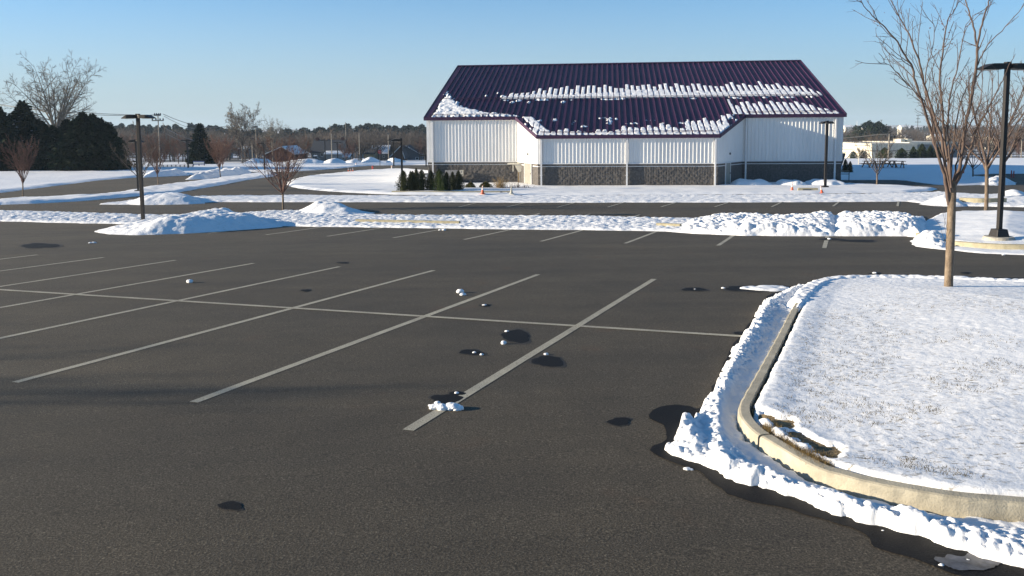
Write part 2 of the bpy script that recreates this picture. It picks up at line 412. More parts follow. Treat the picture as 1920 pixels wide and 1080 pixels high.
# ------------------------------------------------------------------ ground sheets
def grid_mesh(name, xs, ys, zf, mat, mask=None, smooth=True, frame=None, loc=None):
    A, B = np.meshgrid(xs, ys)
    if frame is not None: X = A * frame[0][0] + B * frame[1][0]; Y = A * frame[0][1] + B * frame[1][1]
    else: X, Y = A, B
    Z = zf(X, Y)
    nx, ny = len(xs), len(ys)
    idx = np.arange(nx * ny).reshape(ny, nx)
    Fq = np.stack([idx[:-1, :-1], idx[:-1, 1:], idx[1:, 1:], idx[1:, :-1]], -1).reshape(-1, 4)
    V = np.stack([X.ravel(), Y.ravel(), Z.ravel()], -1)
    if mask is not None:
        mk_ = mask.ravel(); keep = mk_[Fq].any(axis=1); Fq = Fq[keep]
        used = np.unique(Fq); re = np.zeros(len(V), int); re[used] = np.arange(len(used)); V = V[used]; Fq = re[Fq]
    return mesh_np(name, V, Fq, mat, smooth), (X, Y)

gy = np.unique(np.concatenate([np.arange(-12, 160, 4), np.arange(160, 400, 10), np.arange(400, 3900, 60)]))
gx = np.unique(np.concatenate([np.arange(-200, 200, 8), np.arange(-3000, 3001, 100)])).astype(float)
def ground_z(X, Y):
    z = TZ(X, Y)
    z = z - 0.30 * (1 - sstep(125, 150, Y) ) - 0.02
    hill = sstep(380, 1500, Y) * 8 * fbm(X / 300, Y / 300, 3, 3)
    return z + hill
me, _ = grid_mesh('ground', gx, gy, ground_z, M['ground'])
tag(link('ground', me), 'wide snow patched ground running out to the far hills', kind='structure')
# asphalt in the lot's own grid; the seam lies under the snow strip in the middle
VS = 33.0
def uvgrid(name, us, vs, label):
    me, _ = grid_mesh(name, us, vs, lambda X, Y: TZ(X, Y), M['asphalt'], frame=(U2, V2))
    tag(link(name, me), label, kind='structure')
uvgrid('parking_lot', np.arange(-75, 60, 1.5), np.append(np.arange(-14, VS, 1.5), VS), 'dark grey asphalt parking lot in the foreground with faded stall lines')
us = np.arange(-170, 90, 1.5); vs = np.append([VS], np.arange(VS + 0.5, 140, 1.5))
A, B = np.meshgrid(us, vs); Yt = A * U2[1] + B * V2[1]
me, _ = grid_mesh('road', us, vs, lambda X, Y: TZ(X, Y), M['asphalt'], mask=(Yt < 128), frame=(U2, V2))
tag(link('road', me), 'asphalt lanes and rear parking row between the snow strips', kind='structure')

def flat_poly(name, P, mat, dz, label, dens=None, kind='structure'):
    P = np.asarray(P); z = TZ(P[:, 0], P[:, 1]) + dz
    V3 = [Vector((p[0], p[1], 0)) for p in P]
    tri = geometry.tessellate_polygon([V3])
    V = np.stack([P[:, 0], P[:, 1], z], -1)
    Fs = []
    for t in tri:
        a, b, c = [V[i] for i in t]
        Fs.append(t if np.cross(b - a, c - a)[2] > 0 else (t[0], t[2], t[1]))
    return tag(mk(name, V, Fs, mat), label, kind=kind)

def line_strip(a, b, width, label, dz=0.004):
    a = np.array(a[:2]); b = np.array(b[:2]); d = (b - a); L = np.linalg.norm(d); d /= L; n_ = np.array([-d[1], d[0]])
    k = max(2, int(L / 1.0)); V = []
    for i in range(k + 1):
        p = a + d * L * i / k
        for s in (-1, 1):
            q = p + n_ * s * width / 2 * (1 + 0.05 * random.uniform(-1, 1)); V.append((q[0], q[1], float(TZ(q[0], q[1])) + dz))
    Fs = [(2 * i, 2 * i + 2, 2 * i + 3, 2 * i + 1) for i in range(k)]
    o = mk('painted_line', V, Fs, M['paint'])
    return tag(o, label, kind='structure')
def UV(u, v): return u * U2 + v * V2
U0 = -3.93; SW = 2.74
for i in range(0, 9):
    u = U0 - i * SW
    line_strip(UV(u, 6.95 + 0.06 * (i % 2)), UV(u, 18.08), 0.122, 'worn white stall line in the near double row')
line_strip(UV(-40, 12.45), UV(2.9, 12.45), 0.125, 'long worn white line crossing the near stalls', 0.008)
for i, u in enumerate([-0.59, -3.65, -6.57, -9.45, -12.28, -15.10, -17.90, -20.7, -23.5, -26.3, -29.1]):
    line_strip(UV(u, 25.9), UV(u, 31.2), 0.125, 'worn white stall line running into the plowed snow strip')
for (x0, y0, x1, y1) in [(1685, 377.5, 1683, 387), (1575, 379, 1562, 387), (1469, 379.5, 1447, 388), (1368, 381, 1340, 388), (1270, 381, 1240, 388), (1172, 381, 1140, 388.5), (1080, 381.5, 1045, 389), (985, 382, 950, 388.5), (895, 382, 860, 388.5)]:
    line_strip(G(x0, y0 - 1.5), G(x1, y1), 0.12, 'worn white stall line in the rear row by the building', 0.014)
for (x0, y0, x1, y1) in [(1188, 407, 1200, 403), (1320, 411, 1312, 406), (1095, 405, 1106, 401.5), (1000, 404, 1012, 400.5)]:
    line_strip(G(x0, y0), G(x1, y1), 0.12, 'short stall line showing behind the middle snow strip', 0.014)

def blob(cx, cy, rx, ry, seed, rough=0.25, n=40):
    rng = random.Random(seed); ph = [rng.uniform(0, 6.28) for _ in range(6)]
    out = []
    for k in range(n):
        a = 2 * PI * k / n
        r = 1 + rough * (0.5 * math.sin(2 * a + ph[0]) + 0.35 * math.sin(3 * a + ph[1]) + 0.22 * math.sin(5 * a + ph[2]) + 0.15 * math.sin(9 * a + ph[3]))
        out.append((cx + rx * r * math.cos(a), cy + ry * r * math.sin(a)))
    return out
wets = [(968, 631, 28, 11), (1028, 678, 27, 11), (884, 661, 23, 5), (838, 748, 26, 9), (857, 738, 14, 4), (1161, 791, 22, 7), (432, 949, 25, 7), (75, 461, 33, 5), (1301, 543, 20, 3.5),
        (1420, 541, 62, 5.5), (1800, 526, 125, 6), (572, 545, 8, 2), (908, 573, 9, 2), (642, 493, 9, 1.5), (1610, 452, 30, 2.2), (1560, 449, 25, 1.6), (1810, 512, 8, 1.5), (1640, 513, 10, 1.5), (1395, 626, 16, 5), (935, 405, 22, 1)]
M['damp'] = simple('drying_asphalt', (0.034, 0.031, 0.027), 0.85, 0, 0.5, 60, 0.005, 62)
for i, (a, b, c, d) in enumerate(wets):
    flat_poly('damp_margin', GP(blob(a, b, c * 1.09 + .8, d * 1.12 + .5, i, rough=.3)), M['damp'], 0.003 if b > 600 else 0.006, 'half dry margin round a damp patch on the asphalt')
    flat_poly('wet_patch', GP(blob(a, b, c, d, i)), M['wet'], 0.005 if b > 600 else 0.009, 'dark damp patch left on the asphalt by melted snow')
edge_wet = [(1530, 530), (1495, 536), (1440, 556), (1418, 590), (1404, 608), (1376, 645), (1357, 680), (1343, 716), (1330, 740), (1312, 765), (1290, 762), (1268, 759), (1235, 765), (1219, 778), (1228, 792), (1250, 802), (1252, 818), (1240, 830), (1221, 845), (1252, 864),
            (1300, 882), (1332, 900), (1362, 928), (1420, 944), (1500, 963), (1560, 980), (1616, 1000), (1640, 1024), (1690, 1042), (1735, 1058), (1800, 1084), (1900, 1110), (2050, 1150), (2100, 1080), (1900, 1040), (1700, 980), (1500, 920), (1400, 880), (1340, 840), (1380, 760), (1440, 640), (1500, 560)]
ew = smooth_path(GP(edge_wet), 5, True)
ew = ew + np.stack([fbm(ew[:, 0] * 6, ew[:, 1] * 6, 3, 3), fbm(ew[:, 0] * 6, ew[:, 1] * 6, 3, 8)], -1) * 0.05
flat_poly('wet_edge', ew, M['wet'], 0.006, 'dark meltwater fringe along the snow bank of the near island')
fp = smooth_path(GP([(1745, 1050), (1775, 1044), (1800, 1046), (1830, 1040), (1862, 1047), (1880, 1055), (1868, 1068), (1830, 1072), (1790, 1071), (1772, 1062)]), 7, True)
fp = fp + np.stack([fbm(fp[:, 0] * 14, fp[:, 1] * 14, 3, 3), fbm(fp[:, 0] * 14, fp[:, 1] * 14, 3, 8)], -1) * 0.045
flat_poly('frozen_puddle', fp, M['ice'], 0.010, 'thin grey ice film on wet asphalt at the bottom right')

# ------------------------------------------------------------------ snow as height fields
def snowfield(name, poly, res, hf, mat, label, kind='structure', edge=0.25, enoise=(0.15, 1.5), cat=None, group=None, ys=None, parent=None, depth=0.05):
    P = np.asarray(poly); x0, y0 = P.min(0) - res * 2; x1, y1 = P.max(0) + res * 2
    xs = np.arange(x0, x1, res); ys = np.arange(y0, y1, res) if ys is None else ys
    X, Y = np.meshgrid(xs, ys)
    d = sdist(X, Y, P)
    dn = d + enoise[0] * fbm(X * enoise[1], Y * enoise[1], 3, 11)
    h = hf(X, Y, dn)
    e = sstep(0, edge, dn)
    Z = TZ(X, Y) + np.where(dn > 0, h * np.sqrt(e) + 0.004, -depth * np.clip(-dn / max(res, 0.02), 0, 1))
    mask = dn > -res * 0.2
    nx, ny = len(xs), len(ys); idx = np.arange(nx * ny).reshape(ny, nx)
    Fq = np.stack([idx[:-1, :-1], idx[:-1, 1:], idx[1:, 1:], idx[1:, :-1]], -1).reshape(-1, 4)
    keep = mask.ravel()[Fq].any(axis=1); Fq = Fq[keep]
    used = np.unique(Fq); re = np.zeros(nx * ny, int); re[used] = np.arange(len(used))
    V = np.stack([X.ravel(), Y.ravel(), Z.ravel()], -1)[used]
    o = mk(name, V, re[Fq], mat, smooth=True)
    return tag(o, label, cat, group, kind)

flat_rough = lambda base, lump, sc: (lambda X, Y, d: base + lump * lumps(X * sc, Y * sc, 3) + lump * 0.6 * lumps(X * sc * 2.3, Y * sc * 2.3, 7) + 0.03 * fbm(X * 0.7, Y * 0.7, 3))
# middle strip
S1 = [(-90, 388), (0, 394), (130, 397), (300, 402.5), (440, 400), (500, 395), (545, 393), (600, 396), (640, 401), (760, 402.5), (900, 403), (1100, 405), (1270, 408.5), (1500, 410), (1700, 408), (1730, 404), (1745, 430), (1715, 442),
      (1600, 442), (1400, 440), (1250, 434), (1100, 431.5), (900, 429.5), (700, 426.5), (520, 424), (380, 424), (250, 420.5), (100, 417.5), (0, 415), (-90, 413)]
snowfield('snow_strip', GP([(a, b + (2.5 if i < 16 else 0)) for i, (a, b) in enumerate(S1)]), 0.065, flat_rough(0.045, 0.055, 4.2), M['snow_rough'], 'long strip of clumpy plowed snow between the front and rear parking rows')
# second strip
S2 = [(185, 383.5), (250, 376), (380, 368.5), (560, 367.5), (740, 368.5), (1000, 368), (1400, 366.8), (1600, 365.5), (1700, 363), (1760, 361), (1835, 366), (1960, 366), (1960, 389), (1830, 387), (1780, 386), (1728, 381), (1700, 378), (1400, 379.5), (1000, 380), (700, 379), (400, 379), (300, 384)]
snowfield('snow_strip', GP(S2), 0.11, flat_rough(0.05, 0.045, 3.2), M['snow_rough'], 'straight strip of rough snow behind the rear parking row')
# building surround and loop lawn
S3 = [(538, 346), (541, 341), (552, 336), (575, 331.5), (600, 328.5), (645, 323.5), (700, 319), (760, 316.8), (860, 316.5), (1000, 320), (1300, 330), (1520, 338), (1577, 345.5), (1640, 347.5), (1700, 350), (1757, 354.5), (1745, 358), (1700, 361), (1500, 363.8), (1200, 365.2), (900, 366.2), (740, 365), (660, 361.5), (600, 357.5), (560, 353), (544, 349)]
P3 = GP(S3)
P3[8] = [-2, 84]; P3[9] = [6, 85]; P3[10] = [16, 84]; P3[11] = [24, 80]
snowfield('snow_lawn', P3, 0.25, lambda X, Y, d: 0.12 + 0.05 * fbm(X * .5, Y * .5, 3) + 0.035 * lumps(X * 2, Y * 2, 4) * sstep(4, 0, d), M['snow_grass'], 'snow covered lawn curving round the loop road in front of the building', edge=0.5)
# strip between the two left lanes
S7 = [(-90, 383), (0, 375.5), (41, 372), (118, 369), (175, 368), (219, 362), (269, 353.6), (297, 350), (350, 342.7), (420, 333.5), (470, 327), (500, 324.5), (514, 324.8), (520, 327.5), (511, 331), (460, 338), (420, 346), (375, 353.5), (332, 361), (284, 365.6), (236, 370), (153, 377), (60, 382), (0, 384), (-90, 388)]
snowfield('snow_strip', GP(S7), 0.2, lambda X, Y, d: 0.14 + 0.1 * fbm(X * .4, Y * .4, 3) + 0.06 * lumps(X * 2, Y * 2, 5), M['snow'], 'snow covered tree strip between the two left lanes', edge=0.6)
# far left field
S8 = [(-160, 383), (-60, 370), (0, 361.5), (50, 355), (109, 347.7), (186, 338), (251, 333), (300, 330.3), (350, 328.4), (385, 325.5), (417, 322.5), (480, 322.3), (545, 321.8), (600, 318.5), (640, 315.5), (655, 313.5), (700, 310.2), (760, 309.3), (900, 309.3)]
P8 = list(GP(S8)) + [np.array([6, 165]), np.array([-160, 165]), np.array([-160, 60])]
ys8 = np.concatenate([np.arange(50, 132, 0.33), np.arange(132, 168, 1.0)])
snowfield('snow_field', P8, 0.45, lambda X, Y, d: 0.15 + 0.12 * fbm(X * .15, Y * .3, 4), M['snow_field'], 'open snow field beyond the left lane in front of the evergreens', edge=0.8, ys=ys8)
# right field
S4 = [(1400, 337), (1600, 337.5), (1680, 337.2), (1700, 338.5), (1725, 342.5), (1760, 346.5), (1800, 347.5), (1850, 346.5), (1905, 343.5), (1890, 337), (1850, 333), (1822, 330.5), (1822, 327.5), (1860, 325.8), (1990, 325.5)]
P4 = list(GP(S4)) + [np.array([150, 165]), np.array([10, 165]), np.array([10, 92])]
ys4 = np.concatenate([np.arange(60, 132, 0.33), np.arange(132, 168, 1.0)])
snowfield('snow_field', P4, 0.45, lambda X, Y, d: 0.14 + 0.10 * fbm(X * .2, Y * .3, 4), M['snow'], 'open snow field right of the building under its long blue shadow', edge=0.8, ys=ys4)

# kerbs showing through the snow
def kerb_bar(pts, label, mat='yellow_kerb', hgt=0.17, wid=0.16, dz=0):
    P = smooth_path([G(*p)[:2] for p in pts], 6); mb = MB(); V = []; Fs = []
    for i, p in enumerate(P):
        d = P[min(i + 1, len(P) - 1)] - P[max(i - 1, 0)]; d /= np.linalg.norm(d); n_ = np.array([-d[1], d[0]])
        z = float(TZ(*p))
        for s, zz in ((-.5, -.1), (-.5, hgt - .02), (-.38, hgt), (.5, hgt), (.5, -.1)):
            q = p + n_ * wid * s; V.append((q[0], q[1], z + zz))
    for i in range(len(P) - 1):
        for k in range(4): Fs.append((i * 5 + k, i * 5 + 5 + k, i * 5 + 6 + k, i * 5 + 1 + k))
    Fs += [(0, 1, 2, 3, 4), tuple(range(len(V) - 1, len(V) - 6, -1))]
    o = mk('kerb', V, Fs, M[mat]); return tag(o, label, kind='structure')
kerb_bar([(668, 419), (760, 421), (862, 423)], 'narrow concrete kerb showing in the middle snow strip', hgt=0.19)
kerb_bar([(1232, 427), (1276, 429)], 'short piece of concrete kerb at the end of the right snow bank', hgt=0.19)
kerb_bar([(735, 363.3), (840, 363.8), (960, 363.5)], 'pale concrete kerb along the loop lawn by the shrubs', hgt=0.2)
# the kerbed island by the right lamp post
PI5 = [(1722, 440), (1735, 418), (1760, 405), (1800, 400.5), (1860, 399.5), (1960, 403), (2060, 415), (2060, 470), (1960, 469), (1900, 467.5), (1850, 465.5), (1800, 462), (1762, 456)]
snowfield('island_snow', GP(PI5), 0.09, lambda X, Y, d: 0.13 + 0.22 * sstep(0, 3.5, d) + 0.03 * fbm(X * 1.5, Y * 1.5, 4), M['snow_grass'], 'snow covered grass on the kerbed island under the right lamp post', edge=0.1, enoise=(0.02, 2))
kerb_bar([(1722, 446), (1762, 458.5), (1800, 463.5), (1850, 467.5), (1900, 469.5), (1960, 470.5), (2060, 472)], 'tan concrete kerb round the island of the right lamp post', mat='yellow_kerb', hgt=0.17, wid=0.18)
apron5 = [(1705, 452), (1712, 462), (1745, 466), (1800, 471), (1850, 475.5), (1960, 480.5), (2060, 484), (2060, 470), (1960, 469), (1850, 465), (1770, 457), (1730, 446)]
snowfield('snow_apron', GP(apron5), 0.08, lambda X, Y, d: 0.03 + 0.02 * fbm(X * 2, Y * 2, 3), M['snow'], 'thin snow apron on the asphalt below the right island kerb', edge=0.1)
kerb_bar([(1800, 381.5), (1840, 383), (1885, 382.5)], 'tan concrete kerb round the farther right island', hgt=0.32, wid=0.2)

# ------------------------------------------------------------------ snow piles
def mound(name, front, back, crest_px, peak, H, label, res=0.09, lump=0.12, group=None, ls=2.2, edge=1.1, mat='snow_rough'):
    P = np.vstack([GP(front), GP(back)[::-1]])
    c = P.mean(0)
    s = (P - c) @ np.array([1.0, 0.0]); smin, smax = s.min(), s.max()
    def hf(X, Y, d):
        t = ((X - c[0]) - smin) / (smax - smin)
        t = t + 0.05 * fbm(X * .8, Y * .8, 2, 5)
        prof = np.interp(t, [q[0] for q in crest_px], [q[1] for q in crest_px])
        e = 1 - (1 - np.clip(d / edge, 0, 1)) ** 2
        return np.maximum(0.02, H * prof * e * (1 + 0.18 * fbm(X * 1.2, Y * 1.2, 3, 2)) + lump * (lumps(X * ls, Y * ls, 1) - 0.25) * e + lump * .45 * lumps(X * ls * 2.6, Y * ls * 2.6, 4) * e)
    return snowfield(name, P, res, hf, M[mat], label, kind=None, cat='snow pile', edge=0.15, enoise=(0.12, 2.0), group=group)
mound('snow_pile', [(176, 435), (205, 439.5), (260, 441), (350, 438), (430, 433), (500, 428), (530, 425)], [(185, 431), (235, 421), (300, 412), (380, 408), (450, 410), (520, 421)],
      [(0, .10), (.12, .30), (.22, .34), (.34, .55), (.45, .95), (.55, 1.0), (.64, .85), (.76, .80), (.88, .45), (1, .1)], 0, 0.60, 'long blue shaded snow pile at the foot of the left lamp post', lump=0.06, edge=1.4, ls=3.8, res=0.06)
mound('snow_pile', [(545, 399), (560, 402.5), (600, 404), (650, 404), (690, 402), (705, 399.5)], [(548, 396), (580, 391), (620, 390), (660, 393), (690, 397.5)],
      [(0, .1), (.15, .5), (.35, 1.0), (.55, .95), (.75, .55), (.9, .25), (1, .05)], 0, 0.52, 'smooth rounded snow pile just right of the bare tree in the middle strip', lump=0.05, edge=1.6)
mound('snow_pile', [(225, 383), (262, 384.5), (310, 384), (355, 383), (385, 381.5)], [(235, 378), (270, 372), (310, 370), (350, 371), (380, 377)],
      [(0, .1), (.2, .5), (.32, .95), (.6, 1.0), (.8, .9), (.9, .45), (1, .05)], 0, 0.48, 'flat topped snow pile behind the left lamp post', lump=0.05, edge=1.4)
mound('snow_pile', [(1258, 435), (1300, 438.5), (1400, 442), (1500, 443), (1575, 443)], [(1275, 424), (1330, 415), (1420, 413), (1500, 414), (1575, 412)],
      [(0, .1), (.15, .6), (.3, .9), (.45, .95), (.6, .7), (.8, .85), (.94, 1.15), (1, .85)], 0, 0.32, 'left half of the long chunky snow bank at the right end of the strip', lump=0.15, edge=0.7, ls=3.8, res=0.04)
mound('snow_pile', [(1556, 443), (1620, 443), (1700, 443), (1728, 446), (1742, 438)], [(1556, 414), (1620, 413), (1700, 411), (1725, 415), (1742, 425)],
      [(0, .7), (.2, 1.0), (.5, 1.05), (.75, 1.0), (.9, .75), (1, .3)], 0, 0.32, 'right half of the long chunky snow bank beside the lamp post island', lump=0.15, edge=0.7, ls=3.8, res=0.04)
mound('snow_pile', [(1712, 462), (1745, 466), (1770, 467), (1785, 463)], [(1715, 448), (1735, 440), (1760, 442), (1782, 452)],
      [(0, .2), (.3, .9), (.6, 1.0), (1, .2)], 0, 0.24, 'low clod heap spilling over the corner of the lamp post island kerb', lump=0.14, edge=0.6, ls=4.0, res=0.06)
mound('snow_pile', [(1722, 383), (1750, 386), (1790, 388), (1815, 387)], [(1735, 378), (1765, 374), (1795, 375), (1812, 381)],
      [(0, .1), (.3, .7), (.6, 1.0), (.85, .7), (1, .1)], 0, 0.45, 'pointed white snow heap in front of the farther right island', lump=0.1, edge=1.5)
mound('snow_pile', [(1862, 369), (1890, 371), (1930, 371)], [(1868, 364), (1890, 362), (1930, 363)],
      [(0, .1), (.4, 1.0), (.7, .8), (1, .3)], 0, 0.35, 'small snow heap behind the right lamp post by a slim trunk', lump=0.08, edge=1.2, res=0.12)
mound('snow_pile', [(1838, 347), (1870, 348), (1905, 346.5)], [(1842, 343), (1870, 341), (1902, 342)],
      [(0, .2), (.3, 1.0), (.7, .9), (1, .2)], 0, 0.5, 'snow heap on the far edge of the right hand lane', lump=0.2, edge=1.2, res=0.12)
mound('snow_pile', [(347, 337), (385, 336), (425, 331), (470, 325.5)], [(360, 333.5), (390, 327), (430, 323), (470, 322.5)],
      [(0, .2), (.25, .9), (.5, .7), (.75, .95), (1, .3)], 0, 0.6, 'white snow ridge running along the end of the left lane', lump=0.3, edge=1.6, res=0.2, ls=1.2)
mound('snow_pile', [(265, 333), (310, 331), (355, 329)], [(270, 329), (310, 327), (350, 325.5)],
      [(0, .5), (.3, .9), (.5, .7), (.75, 1.0), (1, .2)], 0, 0.6, 'low snow ridge on the field edge behind the left trees', lump=0.25, edge=1.5, res=0.2, ls=1.2)
for k, (a, b, c, Hh) in enumerate([(455, 495, 305.5, 1.2), (530, 600, 307, 0.9), (600, 640, 306.5, 1.1), (645, 675, 305.5, .9), (675, 708, 305.5, 1.6), (722, 755, 305, 1.2)]):
    g0 = G(a, c + 1.5); g1 = G(b, c + 1.5); w_ = (g1[0] - g0[0])
    P = [(g0[0], g0[1]), (g0[0] + w_ * .5, g0[1] - 1.5), (g1[0], g0[1]), (g1[0], g0[1] + 4), (g0[0], g0[1] + 4)]
    def hf(X, Y, d, Hh=Hh): return Hh * (1 - (1 - np.clip(d / 2.2, 0, 1)) ** 2) * (0.8 + 0.5 * fbm(X * .35, Y * .35, 3)) + 0.3 * lumps(X * .7, Y * .7, 2)
    snowfield('snow_pile', P, 0.45, hf, M['snow'], ['distant snow heap left of the far utility pole', 'distant snow ridge below the blue roofed barn', 'distant snow ridge in front of the dark roofed house', 'distant snow heap just right of the dark roofed house', 'tall blue shaded snow heap left of the stop sign', 'distant snow heap right of the stop sign'][k], kind=None, cat='snow pile', edge=0.5, enoise=(0.3, .5))

# ------------------------------------------------------------------ the near island
isl = [(2120, 549), (1920, 542), (1750, 535.5), (1610, 534), (1550, 538), (1515, 553), (1487, 586), (1452, 653), (1415, 722), (1389, 770), (1381, 792), (1386, 812), (1402, 832), (1420, 847), (1470, 879), (1526, 911), (1572, 926), (1631, 942), (1719, 959.5), (1806, 974), (1916, 984), (2120, 1003)]
KP = smooth_path(GP(isl), 8)
def offset_path(P, o):
    d = np.gradient(P, axis=0); d /= np.linalg.norm(d, axis=1)[:, None]; return P + np.stack([-d[:, 1], d[:, 0]], -1) * o
KI = offset_path(KP, 0.125)
kerb_root = empty('kerb', (*KP[100], float(TZ(*KP[100]))), 0, 'curved tan concrete kerb round the near snowy island', kind='structure')
seg = np.concatenate([[0], np.cumsum(np.linalg.norm(np.diff(KP, axis=0), axis=1))])
jt = G(1420, 847)[:2]; kj = int(np.argmin(np.linalg.norm(KP - jt, axis=1)))
# joints every ~3 m starting from the open joint seen in the photograph
def at_len(L, P):
    return np.stack([np.interp(L, seg, P[:, 0]), np.interp(L, seg, P[:, 1])], -1)
joints = [0] + sorted([x for x in np.concatenate([np.arange(seg[kj], 0, -3.0), np.arange(seg[kj] + 3, seg[-1], 3.0)]) if 0.3 < x < seg[-1] - .3]) + [seg[-1]]
KO_prof = [(0.0, -0.06), (0.006, 0.02), (0.012, 0.125), (0.020, 0.143), (0.038, 0.152), (0.120, 0.155), (0.125, -0.06)]
for a, b in zip(joints[:-1], joints[1:]):
    main = abs(b - seg[kj]) < 0.05 or abs(a - seg[kj]) < 0.05
    a2 = a + (0.018 if abs(a - seg[kj]) < .05 else 0.003); b2 = b - (0.014 if abs(b - seg[kj]) < .05 else 0.003)
    Ls = np.linspace(a2, b2, max(4, int((b2 - a2) / 0.08)))
    po = at_len(Ls, KP); pi_ = at_len(Ls, KI); V = []; npf = len(KO_prof)
    for p, q in zip(po, pi_):
        dv = (q - p) / 0.125; z = float(TZ(*p))
        for o_, h_ in KO_prof:
            jx = 0.003 * math.sin(p[0] * 40 + h_ * 90) * (1 if 0.1 < h_ else 0)
            r = p + dv * (o_ + jx); V.append((r[0] - kerb_root.location.x, r[1] - kerb_root.location.y, z + h_ - kerb_root.location.z))
    Fs = [(i * npf + k, i * npf + k + 1, (i + 1) * npf + k + 1, (i + 1) * npf + k) for i in range(len(Ls) - 1) for k in range(npf - 1)]
    Fs += [tuple(range(npf - 1, -1, -1)), tuple((len(Ls) - 1) * npf + k for k in range(npf))]
    mk('kerb_stone', V, Fs, M['kerb'], kerb_root)
inner = np.vstack([KI, [KI[-1] + np.array([5.0, -0.5]), KI[0] + np.array([6.0, 0.3])]])
def isl_h(X, Y, d):
    gtuft = lumps(X * 5.5, Y * 5.5, 9)
    base = 0.135 + 0.16 * sstep(0, 4.0, d) + 0.010 * fbm(X * .9, Y * .9, 2, 2)
    rough = 0.006 * fbm(X * 7.5, Y * 9.5, 3, 6) + 0.0045 * fbm(X * 20, Y * 24, 3, 9) + 0.004 * gtuft * sstep(0.25, .8, vnoise(X * 1.1, Y * 1.1, 4))
    lip = 0.035 * sstep(0.02, 0.10, d) - 0.02 * sstep(.15, .5, d)
    g0 = G(1470, 835)[:2]
    bare, _t = sdline(X, Y, [G(1436, 802)[:2], G(1470, 828)[:2], G(1530, 864)[:2], G(1560, 880)[:2]])
    cut = sstep(0.15, 0.03, bare + 0.16 * fbm(X * 8, Y * 8, 4, 4))
    return base + rough + lip - 0.075 * cut
snowfield('island_snow', inner, 0.028, isl_h, M['snow_island'], 'gently mounded snow over grass filling the near kerbed island', edge=0.06, enoise=(0.02, 5), depth=0.02)
# soil under the snow, right behind the kerb, so bare spots read as dead grass
soil = snowfield('island_soil', inner, 0.12, lambda X, Y, d: 0.125 + 0.15 * sstep(0, 4.0, d), simple('bare_soil_and_dead_grass', (0.19, 0.135, 0.065), 0.95, 0, 0.45, 22, 0.02, 40), 'bare soil of the near island showing behind its kerb', edge=0.02, enoise=(0, 1))
# dead grass tufts
rng = np.random.default_rng(4)
tv = []; tf = []
for k in range(5200):
    path = [(1434, 800), (1452, 808), (1475, 828), (1500, 848), (1530, 862), (1560, 872)]
    i = rng.integers(0, 5); t = rng.random(); px = path[i][0] * (1 - t) + path[i + 1][0] * t; py = path[i][1] * (1 - t) + path[i + 1][1] * t
    g = G_ = None
    key = (px, py)
    d = ray(px + rng.normal(0, 5), py + rng.normal(-4, 5)); tt = (CAMZ - 0.15) / (-d[2] - 0.03975 + 0.0069 * d[0]) 
    x, y = d[0] * tt, tt; z = float(TZ(x, y)) + 0.13
    a = rng.random() * 6.28; l = rng.uniform(0.015, 0.06); b = rng.uniform(0, .045)
    n0 = len(tv); w2 = 0.0025
    tv += [(x - w2 * math.cos(a), y - w2 * math.sin(a), z), (x + w2 * math.cos(a), y + w2 * math.sin(a), z), (x + b * math.cos(a * 3), y + b * math.sin(a * 3), z + l)]
    tf.append((n0, n0 + 1, n0 + 2))
for k in range(2600):                                   # scattered tufts poking through
    px = rng.uniform(1450, 1990); py = rng.uniform(560, 930)
    d = ray(px, py); tt = (CAMZ - 0.3) / (-d[2] - 0.03975 + 0.0069 * d[0]); x, y = d[0] * tt, tt
    if sdist(np.array([x]), np.array([y]), inner)[0] < 0.25 or vnoise(np.array([x * 1.3]), np.array([y * 1.3]), 31)[0] < .5: continue
    hz = float(TZ(x, y)) + float(isl_h(np.array([x]), np.array([y]), sdist(np.array([x]), np.array([y]), inner))[0])
    for q in range(6):
        a = rng.random() * 6.28; l = rng.uniform(0.008, 0.030); ox, oy = rng.normal(0, .03, 2); n0 = len(tv)
        tv += [(x + ox - .0045, y + oy, hz - .01), (x + ox + .0045, y + oy, hz - .01), (x + ox + l * math.cos(a), y + oy + l * math.sin(a), hz + l)]
        tf.append((n0, n0 + 1, n0 + 2))
tag(mk('dead_grass', tv, tf, M['drygrass']), 'straw coloured dead grass showing behind the near kerb', kind='stuff')

# snow bank between asphalt and kerb
bo = [(1560, 528.5), (1533, 529.5), (1500, 540), (1468, 552), (1431, 570), (1420, 590), (1415, 607), (1396, 634), (1377, 656), (1362, 688), (1352, 715), (1338, 742), (1326, 752), (1312, 775), (1300, 800), (1290, 790), (1279, 784), (1274, 800), (1268, 824), (1248, 844), (1268, 856), (1291, 866), (1340, 887), (1370, 900), (1399, 911), (1450, 920), (1501, 936), (1555, 960), (1608, 983), (1683, 1000), (1769, 1025), (1844, 1049), (1920, 1070), (2080, 1112)]
BO = smooth_path(GP(bo), 5)
KPr = KP[np.argmin(np.linalg.norm(KP - GP([(1600, 534)])[0], axis=1)):]
bank = np.vstack([BO, KPr[::-1] + 0.0])
ridge = GP([(1500, 545), (1440, 580), (1405, 640), (1372, 700), (1352, 750), (1347, 800), (1348, 850), (1352, 880)])
rid2 = GP([(1352, 880), (1420, 905), (1520, 932), (1620, 968), (1760, 1006), (1920, 1045), (2080, 1085)])
lobe = GP([(1281, 792), (1290, 820), (1300, 850)])
